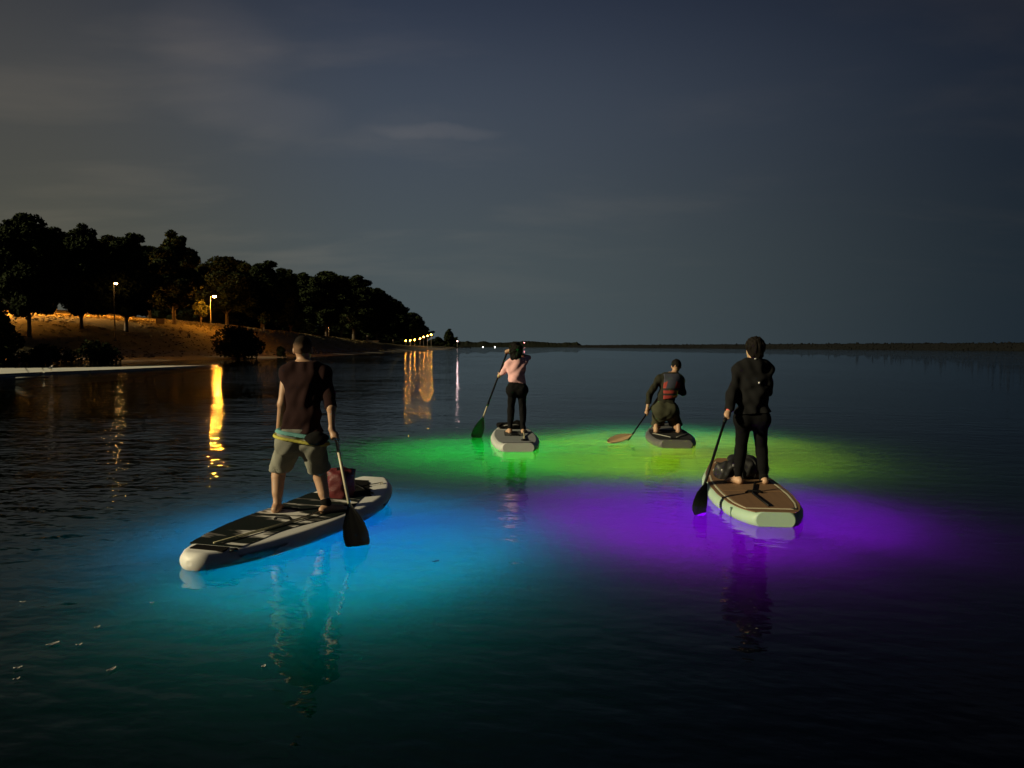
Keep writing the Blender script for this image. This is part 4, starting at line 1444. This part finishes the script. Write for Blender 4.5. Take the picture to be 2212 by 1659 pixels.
# ---- woman in pink on board B
YB = 13.78
fb = unit((-.05, 1, 0)); rbv = unit(np.cross(fb, Zu))
gripB = U(1077, 811, 14.0)
padB_bot = U(1027, 946, 14.15)
axB = unit(gripB - padB_bot); padB_top = padB_bot + axB * 1.72
JB = dict(right=rbv, fwd=fb, head=U(1114, 752, YB + .02), neck=U(1115, 775, YB), chest=U(1115.5, 795, YB), waist=U(1116, 818, YB - .02), pelvis=U(1117, 834, YB - .03),
          shL=U(1099, 786, YB), shR=U(1132, 781, YB + .02), elbL=U(1088, 803, YB + .08), wriL=gripB + np.array((.04, -.06, .03)),
          elbR=U(1142, 772, YB + .2), wriR=padB_top + np.array((.05, -.03, .02)),
          hipL=U(1107, 842, YB - .03), hipR=U(1127, 842, YB - .03), kneeL=U(1104, 884, YB + .05), kneeR=U(1129, 884, YB + .05),
          ankL=U(1101.5, 929, YB), ankR=U(1130, 928, YB + .02), look=unit((-.25, 1, -.05)))
baseB = np.array((U(1115, 930, YB)[0], YB, B.deck)); zb = B.deck + .006


def b_body(F):
    torso(F, JB, 0, .05, .92); hips(F, JB, 0, .96); head(F, JB, .96)
    for s in 'LR':
        leg(F, JB, s, slim=.9); arm(F, JB, s, slim=.86)
        a = JB['ank' + s]; q = -.03 if s == 'L' else .03
        foot(F, a, fpt(a, 0, -.04, zb + .03), fpt(a, q, .11, zb + .026), fpt(a, q * 1.6, .17, zb + .016))
    grip(F, JB['wriL'], gripB, axB); grip(F, JB['wriR'], padB_top - axB * .02, rbv)


wb = start_person(JB, 'dark-haired paddler in pink long-sleeved top and black leggings standing on pale board', SKIN_B, .0075, b_body, baseB)


def b_top(F):
    torso(F, JB, .013, .05, .92); hips(F, JB, .012, .96); arm(F, JB, 'L', .012, 0, 1.9, .86); arm(F, JB, 'R', .012, 0, 1.9, .86)
    F.wrinkle(.0045, 30, 21, .8)
    F.cut(JB['pelvis'] + Zu * .06, unit((-.12, 0, -1))); F.cut(JB['neck'] + Zu * .03, unit((0, -.1, 1)))


garment('top', JB, cloth('pink_top', (.90, .52, .54), .05), wb, baseB, b_top)


def b_leg(F):
    hips(F, JB, .012, .96); F.cone(JB['pelvis'], JB['waist'], .098, .09, .05, rbv, 1.42)
    for s in 'LR': leg(F, JB, s, .009, 0, 1.93, .9)
    F.wrinkle(.0018, 40, 22, .7); F.cut(JB['pelvis'] + Zu * .085, unit((-.10, 0, 1)))


garment('leggings', JB, cloth('black_leggings', (.010, .010, .011)), wb, baseB, b_leg)


def b_hair(F):
    c = JB['head']; f = unit(JB['look'])
    F.ell(c + Zu * .016 - f * .012, (.086, .104, .101), .02)
    F.cone(c - f * .03 + Zu * .0, c - f * .055 - Zu * .17 + np.array((-.02, 0, 0)), .088, .070, .05, rbv, 1.08)
    F.cone(c - rbv * .06 - f * .02, c - rbv * .085 - Zu * .19 - f * .06, .055, .035, .04)
    F.cone(c + rbv * .05 - f * .02, c + rbv * .05 - Zu * .16 - f * .07, .055, .035, .04)
    F.wrinkle(.007, 70, 31, .22); F.wrinkle(.003, 150, 32, .15)
    F.cut(c + f * .05 - Zu * .02, unit(f * 1 - Zu * .5))


garment('hair', JB, plain('black_hair', (.006, .005, .0045), .8, .4, 60, spec=.15), wb, baseB, b_hair, .007, 1)
paddle(padB_bot, padB_top, (.2, -.98, 0), .44, .21, 'dark paddle with pale lower shaft held by the paddler in pink', (ALU, BLACK), BLACK, .12, .22)
pb_ = B.local(JB['ankR'] + np.array((0, -.05, -.03)))
MB().tube([(.12, .06 * B.L + .3, B.top(.06) + .018), (.16, .5 * (pb_[1] + .18) + .2, B.deck + .016), (pb_[0], pb_[1], B.deck + .05)], .010, 8).part('leash', LEASH, B.root, True)
MB().ball((.12, .06 * B.L + .28, B.top(.06) + .012), (.06, .05, .02), 12, 6).part('leash_plug', BLACK, B.root, True)
garment('ankle_cuff', JB, FOAM_BLACK, wb, baseB, lambda F: F.cone(lerp(JB['ankR'], JB['kneeR'], .02), lerp(JB['ankR'], JB['kneeR'], .13), .05, .052, 0))
# small gear under B's bungee
nb = B.world(-.02, B.L * .80, B.top(.80))
gb = thing('gear_pouch', 'small black gear pouch strapped on the nose of the pale board', 'bag', tuple(nb))
F = Field((-.35, -.2, -.03), (.35, .2, .22), .009)
F.ell((0, 0, .05), (.24, .13, .065), .02); F.ell((-.18, 0, .05), (.1, .1, .05), .03); F.ell((.12, .03, .08), (.09, .09, .06), .03); F.cut((0, 0, -.01), (0, 0, -1)); F.wrinkle(.008, 40, 5)
link('body', F.mesh('body', FOAM_BLACK, (0, 0, 0)), gb)
MB().tube([(-.25, -.05, .02), (-.1, -.12, .07), (.1, -.11, .08), (.25, -.05, .02)], .01, 6).part('strap', plain('grey_strap', (.25, .25, .24)), gb, True)

# ---- kneeling man on board C
YC = 13.95
fc = unit((.10, 1, 0)); rc = unit(np.cross(fc, Zu))
gripC = U(1397.5, 893, 13.92)
rootC = G(1358, 950, .03)
axC = unit(gripC - rootC); padC_top = rootC + axC * 1.36
JC = dict(right=rc, fwd=fc, kneel=True, head=U(1461, 790, YC + .12), neck=U(1454, 808, YC + .06), chest=U(1447, 829, YC + .03), waist=U(1440, 853, YC), pelvis=U(1437, 871, YC - .02),
          shL=U(1426, 817, YC + .02), shR=U(1471, 820, YC + .06), elbL=U(1403, 853, YC - .02), wriL=gripC + np.array((.0, -.02, .07)),
          elbR=U(1474, 848, YC + .12), wriR=padC_top + np.array((.06, -.05, .03)),
          hipL=U(1425, 884, YC - .02), hipR=U(1449, 884, YC - .02), kneeL=U(1420, 929, YC + .28), kneeR=U(1459, 929, YC + .28),
          ankL=U(1416, 931, YC - .13), ankR=U(1464, 931, YC - .13), look=unit((.25, 1, -.15)))
for kk in ('kneeL', 'kneeR'): JC[kk][2] = C.deck + .085
for kk in ('ankL', 'ankR'): JC[kk][2] = C.deck + .085
baseC = np.array((U(1440, 930, YC)[0], YC, C.deck))


def c_body(F):
    torso(F, JC); hips(F, JC); head(F, JC, 1.0)
    for s in 'LR':
        leg(F, JC, s); arm(F, JC, s)
        a = JC['ank' + s]
        foot(F, a, a + np.array((0, -.055, .055)), a + np.array((0, -.075, -.035)), a + np.array((0, -.015, -.065)))
        F.cone(a + np.array((0, -.06, .04)), a + np.array((0, -.085, -.04)), .036, .036, .03)
    grip(F, JC['wriL'], gripC, axC); grip(F, JC['wriR'], padC_top - axC * .02, rc)


kc = start_person(JC, 'kneeling paddler in red and navy life vest on dark board, barefoot soles showing', SKIN, .0075, c_body, baseC)


def c_shirt(F):
    torso(F, JC, .014); hips(F, JC, .012); arm(F, JC, 'L', .018, 0, 1.72); arm(F, JC, 'R', .018, 0, 1.8)
    F.wrinkle(.006, 30, 41, .8); F.cut(JC['pelvis'] - Zu * .01, -Zu); F.cut(JC['neck'] + Zu * .035, Zu)


garment('shirt', JC, cloth('dark_olive_shirt', (.030, .030, .022)), kc, baseC, c_shirt)


def c_shorts(F):
    hips(F, JC, .030); F.cone(JC['pelvis'], JC['waist'], .115, .1, .05, rc, 1.4)
    for s in 'LR': F.cone(JC['hip' + s], lerp(JC['hip' + s], JC['knee' + s], .98) - np.array((0, .05, 0)), .125, .112, .07)
    F.ell(lerp(JC['hipL'], JC['hipR'], .5) + np.array((0, -.035, -.06)), (.165, .10, .15), .08)
    F.wrinkle(.007, 24, 43, .7); F.cut(JC['pelvis'] + Zu * .05, Zu); F.cut((0, 0, C.deck + .10), -Zu)


garment('shorts', JC, cloth('olive_shorts', (.062, .064, .042), .35), kc, baseC, c_shorts)


def vest(F):
    torso(F, JC, .034, .05); F.cut(lerp(JC['waist'], JC['pelvis'], .45), unit((.1, 0, -1)))
    F.cut(JC['neck'] + Zu * .01, Zu)
    for s in 'LR':
        d = unit(JC['sh' + s] - lerp(JC['shL'], JC['shR'], .5)); F.cut(JC['sh' + s] - d * .045, d)


m, n, l, b = mat_new('life_vest_panels')
t_ = n.new('ShaderNodeTexCoord'); sp_ = n.new('ShaderNodeSeparateXYZ'); l.new(t_.outputs['Object'], sp_.inputs[0])
loc_ch = JC['chest'] - baseC; loc_pl = JC['pelvis'] - baseC
lean = (JC['chest'][0] - JC['pelvis'][0]) / (JC['chest'][2] - JC['pelvis'][2])
cx_ = mmath(n, l, 'ABSOLUTE', mmath(n, l, 'SUBTRACT', mmath(n, l, 'SUBTRACT', sp_.outputs[0], float(loc_pl[0])), mmath(n, l, 'MULTIPLY', mmath(n, l, 'SUBTRACT', sp_.outputs[2], float(loc_pl[2])), float(lean))))
z1 = mmath(n, l, 'ADD', sp_.outputs[2], mmath(n, l, 'MULTIPLY', cx_, 0.9))
redk = mmath(n, l, 'MULTIPLY', mrange(n, l, cx_, .075, .082, 0, 1), mrange(n, l, mmath(n, l, 'SUBTRACT', sp_.outputs[2], mmath(n, l, 'MULTIPLY', cx_, -.5)), float(loc_ch[2]) + .10, float(loc_ch[2]) + .085, 0, 1))
low = mrange(n, l, sp_.outputs[2], float(loc_ch[2]) - .085, float(loc_ch[2]) - .095, 0, 1)
redk = mmath(n, l, 'MAXIMUM', redk, low)
str_ = mmath(n, l, 'MULTIPLY', mrange(n, l, mmath(n, l, 'ABSOLUTE', mmath(n, l, 'SUBTRACT', sp_.outputs[2], float(loc_ch[2]) - .095)), .022, .018, 0, 1), 1.0)
str2 = mrange(n, l, mmath(n, l, 'ABSOLUTE', mmath(n, l, 'SUBTRACT', sp_.outputs[2], float(loc_ch[2]) - .185)), .020, .016, 0, 1)
c_v = mmix(n, l, redk, (.040, .045, .075), (.30, .030, .024))
c_v = mmix(n, l, mmath(n, l, 'MAXIMUM', str_, str2), c_v, (.018, .010, .012))
l.new(c_v, b.inputs['Base Color']); b.inputs['Roughness'].default_value = .8
garment('life_vest', JC, m, kc, baseC, vest)


def c_hair(F):
    c = JC['head']; f = unit(JC['look'])
    F.ell(c + Zu * .022 - f * .010, (.088, .106, .102), .02); F.wrinkle(.003, 110, 51)
    F.cut(c - Zu * .04 - f * .02, unit(-Zu - f * .2)); F.cut(c + f * .07, unit(f - Zu * .4))


garment('hair', JC, plain('black_hair', (.006, .005, .0045), .8, .4, 60, spec=.15), kc, baseC, c_hair, .007)
ORANGE = plain('orange_blade', (1.0, .66, .34), .5, .1, 9)
pc = paddle(rootC - axC * .02, padC_top, (0, 0, 1), .10, .05, 'black-shafted paddle with orange blade lying on the water beside the kneeling paddler', (BLACK, BLACK), BLACK, 0)
bt = G(1313, 956.5, .025); br = rootC + axC * .12
sd = unit(np.array((-.237, .34, .19))); off = np.array(rootC - axC * .02)
V, Fc = [], []
pr_b = [(0, .014), (.12, .04), (.3, .085), (.55, .10), (.8, .085), (.95, .05), (1, .015)]
for zz in (.018, -.004):
    for t, w in pr_b:
        for u in (-1, 0, 1):
            p_ = lerp(br, bt, t) + sd * w * u + Zu * (.012 * u * u + zz * .6)
            V.append(p_ - off)
k3 = len(pr_b) * 3
for i in range(len(pr_b) - 1):
    for c in range(2):
        a = i * 3 + c
        Fc.append((a, a + 1, a + 4, a + 3)); Fc.append((k3 + a, k3 + a + 3, k3 + a + 4, k3 + a + 1))
    a = i * 3
    Fc.append((a, a + 3, k3 + a + 3, k3 + a)); Fc.append((a + 2, k3 + a + 2, k3 + a + 5, a + 5))
e = k3 - 3
Fc += [(e, e + 1, k3 + e + 1, k3 + e), (e + 1, e + 2, k3 + e + 2, k3 + e + 1)]
ob = link('orange_blade', raw_mesh('orange_blade', V, Fc, ORANGE, False), pc)

# ---- woman in black on board D
YD = 8.68
fd = unit((.06, 1, 0)); rd = unit(np.cross(fd, Zu))
gripD = U(1569, 899, 8.5)
padD_bot = U(1500, 1116, 7.62)
axD = unit(gripD - padD_bot); padD_top = padD_bot + axD * 1.92
JD = dict(right=rd, fwd=fd, head=U(1629, 752, YD + .02), neck=U(1631, 782, YD), chest=U(1629, 818, YD), waist=U(1626, 863, YD - .02), pelvis=U(1624, 888, YD - .03),
          shL=U(1597, 798, YD), shR=U(1656, 798, YD + .02), elbL=U(1583, 848, YD - .04), wriL=gripD + np.array((.035, .02, .07)),
          elbR=U(1657, 845, YD + .12), wriR=padD_top + np.array((.06, -.04, .04)),
          hipL=U(1607, 905, YD - .03), hipR=U(1641, 905, YD - .03), kneeL=U(1600, 970, YD + .05), kneeR=U(1645, 970, YD + .05),
          ankL=U(1594, 1034, YD), ankR=U(1650, 1036, YD), look=unit((-.42, 1, -.04)))
baseD = np.array((U(1622, 1040, YD)[0], YD, D.deck)); zd = D.deck + .012


def d_body(F):
    torso(F, JD, 0, .05, .94); hips(F, JD, 0, .98); head(F, JD, .98)
    for s in 'LR': leg(F, JD, s, slim=.94); arm(F, JD, s, slim=.9)
    a = JD['ankL']; foot(F, a, fpt(a, .01, -.045, zd + .032), fpt(a, -.075, .06, zd + .026), fpt(a, -.12, .10, zd + .016))
    a = JD['ankR']; foot(F, a, fpt(a, 0, -.045, zd + .032), fpt(a, .04, .11, zd + .026), fpt(a, .055, .17, zd + .016))
    grip(F, JD['wriL'], gripD, axD); grip(F, JD['wriR'], padD_top - axD * .02, rd)


wd = start_person(JD, 'short-haired paddler in black jacket and black leggings standing on mint board', SKIN_B, .007, d_body, baseD)


def d_jacket(F):
    torso(F, JD, .026, .05, .96); hips(F, JD, .022, .98); arm(F, JD, 'L', .022, 0, 1.88, .94); arm(F, JD, 'R', .022, 0, 1.88, .94)
    F.cone(JD['neck'] - Zu * .02, JD['neck'] + Zu * .035, .075, .066, .03)
    F.wrinkle(.008, 26, 61, .9); F.cut(JD['pelvis'] - Zu * .02, unit((.05, 0, -1))); F.cut(JD['neck'] + Zu * .05, unit((0, -.1, 1)))


garment('jacket', JD, cloth('black_jacket', (.013, .013, .014)), wd, baseD, d_jacket)
garment('leggings', JD, cloth('black_leggings', (.008, .008, .009)), wd, baseD,
        lambda F: ([hips(F, JD, .011, .98)] + [leg(F, JD, s, .009, 0, 1.95, .94) for s in 'LR'] + [F.wrinkle(.0016, 42, 62, .7)]))
garment('wristband', JD, cloth('coral_band', (.75, .13, .12)), wd, baseD,
        lambda F: F.cone(lerp(JD['elbL'], JD['wriL'], .93), JD['wriL'] + unit(JD['wriL'] - JD['elbL']) * .012, .034, .033, 0), .006)


def d_hair(F):
    c = JD['head']; f = unit(JD['look'])
    F.ell(c + Zu * .022 - f * .016, (.097, .110, .107), .02)
    F.cone(c - f * .03 + Zu * .01, c - f * .045 - Zu * .075, .094, .070, .05)
    F.cone(c + unit(np.cross(f, Zu)) * .06 - f * .01, c + unit(np.cross(f, Zu)) * .055 - f * .02 - Zu * .06, .045, .03, .04)
    F.wrinkle(.004, 80, 71, .3); F.wrinkle(.002, 160, 72, .2)
    F.cut(c + f * .035 - Zu * .03, unit(f - Zu * .75)); F.cut(c - Zu * .115, -Zu)


garment('hair', JD, plain('brown_black_hair', (.008, .006, .005), .8, .4, 60, spec=.15), wd, baseD, d_hair, .006, 1)
MB().ball(U(1640, 827, YD - .155), .011, 8, 6).part('zip_reflector', plain('reflector', (.85, .85, .8), .3), wd, True, baseD)
MB().ball(U(1632, 775, YD - .09), (.016, .006, .008), 8, 6).part('collar_tag', plain('tag', (.6, .6, .6)), wd, True, baseD)
paddle(padD_bot, padD_top, (.5, -.86, 0), .44, .22, 'all black paddle held by the paddler in the black jacket', (BLACK, BLACK), BLACK)
pd_ = D.local(JD['ankR'] + np.array((-.02, -.05, -.02)))
MB().tube([(.0, .10 * D.L, D.top(.1) + .02), (-.03, .5 * (pd_[1] + .1 * D.L), D.deck + .022), (pd_[0] - .1, pd_[1] - .02, D.deck + .022), (pd_[0], pd_[1], D.deck + .05)], .011, 8).part('leash', BLACK, D.root, True)
garment('ankle_cuff', JD, FOAM_BLACK, wd, baseD, lambda F: F.cone(lerp(JD['ankR'], JD['kneeR'], .0), lerp(JD['ankR'], JD['kneeR'], .12), .05, .052, 0))

# backpack and small lamp on board D
bp_ = G(1606, 1037, D.deck)
pk = thing('backpack', 'lumpy black backpack with straps lying on the brown deck', 'bag', (bp_[0], bp_[1] + .05, D.deck + .002)); pk.scale = (.88, .88, .88)
F = Field((-.45, -.3, -.03), (.45, .4, .45), .009)
F.ell((0, .05, .13), (.27, .19, .15), .05); F.ell((-.22, .02, .10), (.14, .14, .13), .05); F.ell((.24, .05, .11), (.13, .15, .13), .05); F.ell((.13, .05, .24), (.10, .09, .09), .03); F.ell((-.08, .08, .25), (.12, .09, .06), .04)
F.cut((0, 0, .0), (0, 0, -1)); F.wrinkle(.012, 26, 15)
link('body', F.mesh('body', plain('black_nylon', (.014, .014, .015), .55, .3, 20, .003, 40), (0, 0, 0)), pk)
for q in (-1, 1):
    MB().tube([(q * .12, -.16, .05), (q * .16, -.20, .16), (q * .12, -.1, .27), (q * .08, .05, .31)], .016, 8).part('strap', BLACK, pk, True)
MB().box((-.15, -.15, .21), (.05, .015, .03)).part('buckle', plain('buckle', (.35, .35, .36), .3), pk)
MB().ball((-.30, -.10, .14), .012, 8, 5).part('zip_pull', plain('zip', (.6, .6, .6), .3), pk, True)
lp = U(1584, 1003, 9.0)
la = thing('camp_light', 'tiny amber light shining on top of the black backpack', 'light', (lp[0], 9.0, lp[2] - .05))
MB().tube([(0, 0, -.03), (0, 0, .03)], .022, 10).part('housing', BLACK, la, True)
MB().ball((0, -.012, .05), .022, 10, 6).part('bulb', emit('amber_bulb', (1.0, .55, .12), 3.0), la, True)

# ------------------------------------------------------------------ white flakes shaped and coloured as glints on the water, and a floating leaf
GLINT = plain('white_feather', (.75, .74, .70), .8, .1, 40); LFM = plain('floating_leaf_brown', (.03, .03, .02), .8, .3, 40)
def flake(px, py, L, w, rz, mat, label, cat, name, group):
    p_ = G(px, py, .006); L *= .75; w *= .75
    V, Fc = [], []
    n_ = 8
    for i in range(n_ + 1):
        t = i / n_; ww = w * math.sin(math.pi * (.06 + .9 * t)) ** .8 * .5
        for u in (-1, 0, 1):
            V.append(((t - .5) * L, u * ww, .003 * (2 * t - 1) ** 2 + .002 * u * u + .003))
    for i in range(n_):
        for c in range(2):
            a = i * 3 + c
            Fc.append((a, a + 3, a + 4, a + 1))
    nv = len(V); V += [(x, y, z - .003) for x, y, z in V]; Fc += [tuple(nv + q for q in f)[::-1] for f in Fc]
    o = thing(name, label, cat, tuple(p_), rz, group)
    link('flake_sheet' if name == 'glint_fleck' else 'blade', raw_mesh('flake_sheet', V, Fc, mat, False), o)
    MB().tube([(-.62 * L, 0, .007), (-.3 * L, 0, .005), (.3 * L, 0, .005)], [.002, .003, .001], 5).part('flake_rib' if name == 'glint_fleck' else 'stalk', mat, o, True)


for (px, py, L, w, rz) in ((116, 1391, .085, .03, .9), (172, 1393, .04, .018, .8), (211, 1355, .045, .016, 1.1), (242, 1446, .07, .02, 1.2), (40, 1443, .05, .018, .6), (37, 1467, .04, .014, 1.0), (50, 1301, .04, .016, .3), (329, 1303, .03, .014, .2), (570, 1440, .03, .022, 1.0)):
    flake(px, py, L, w, rz, GLINT, 'small white fleck modelled as a glint on dark water short of the blue glow', 'glint_fleck', 'glint_fleck', 'modelled white water glints')
flake(942, 1213, .07, .03, .5, LFM, 'small dark leaf floating on the water right of the blue glow', 'leaf', 'floating_leaf', None)
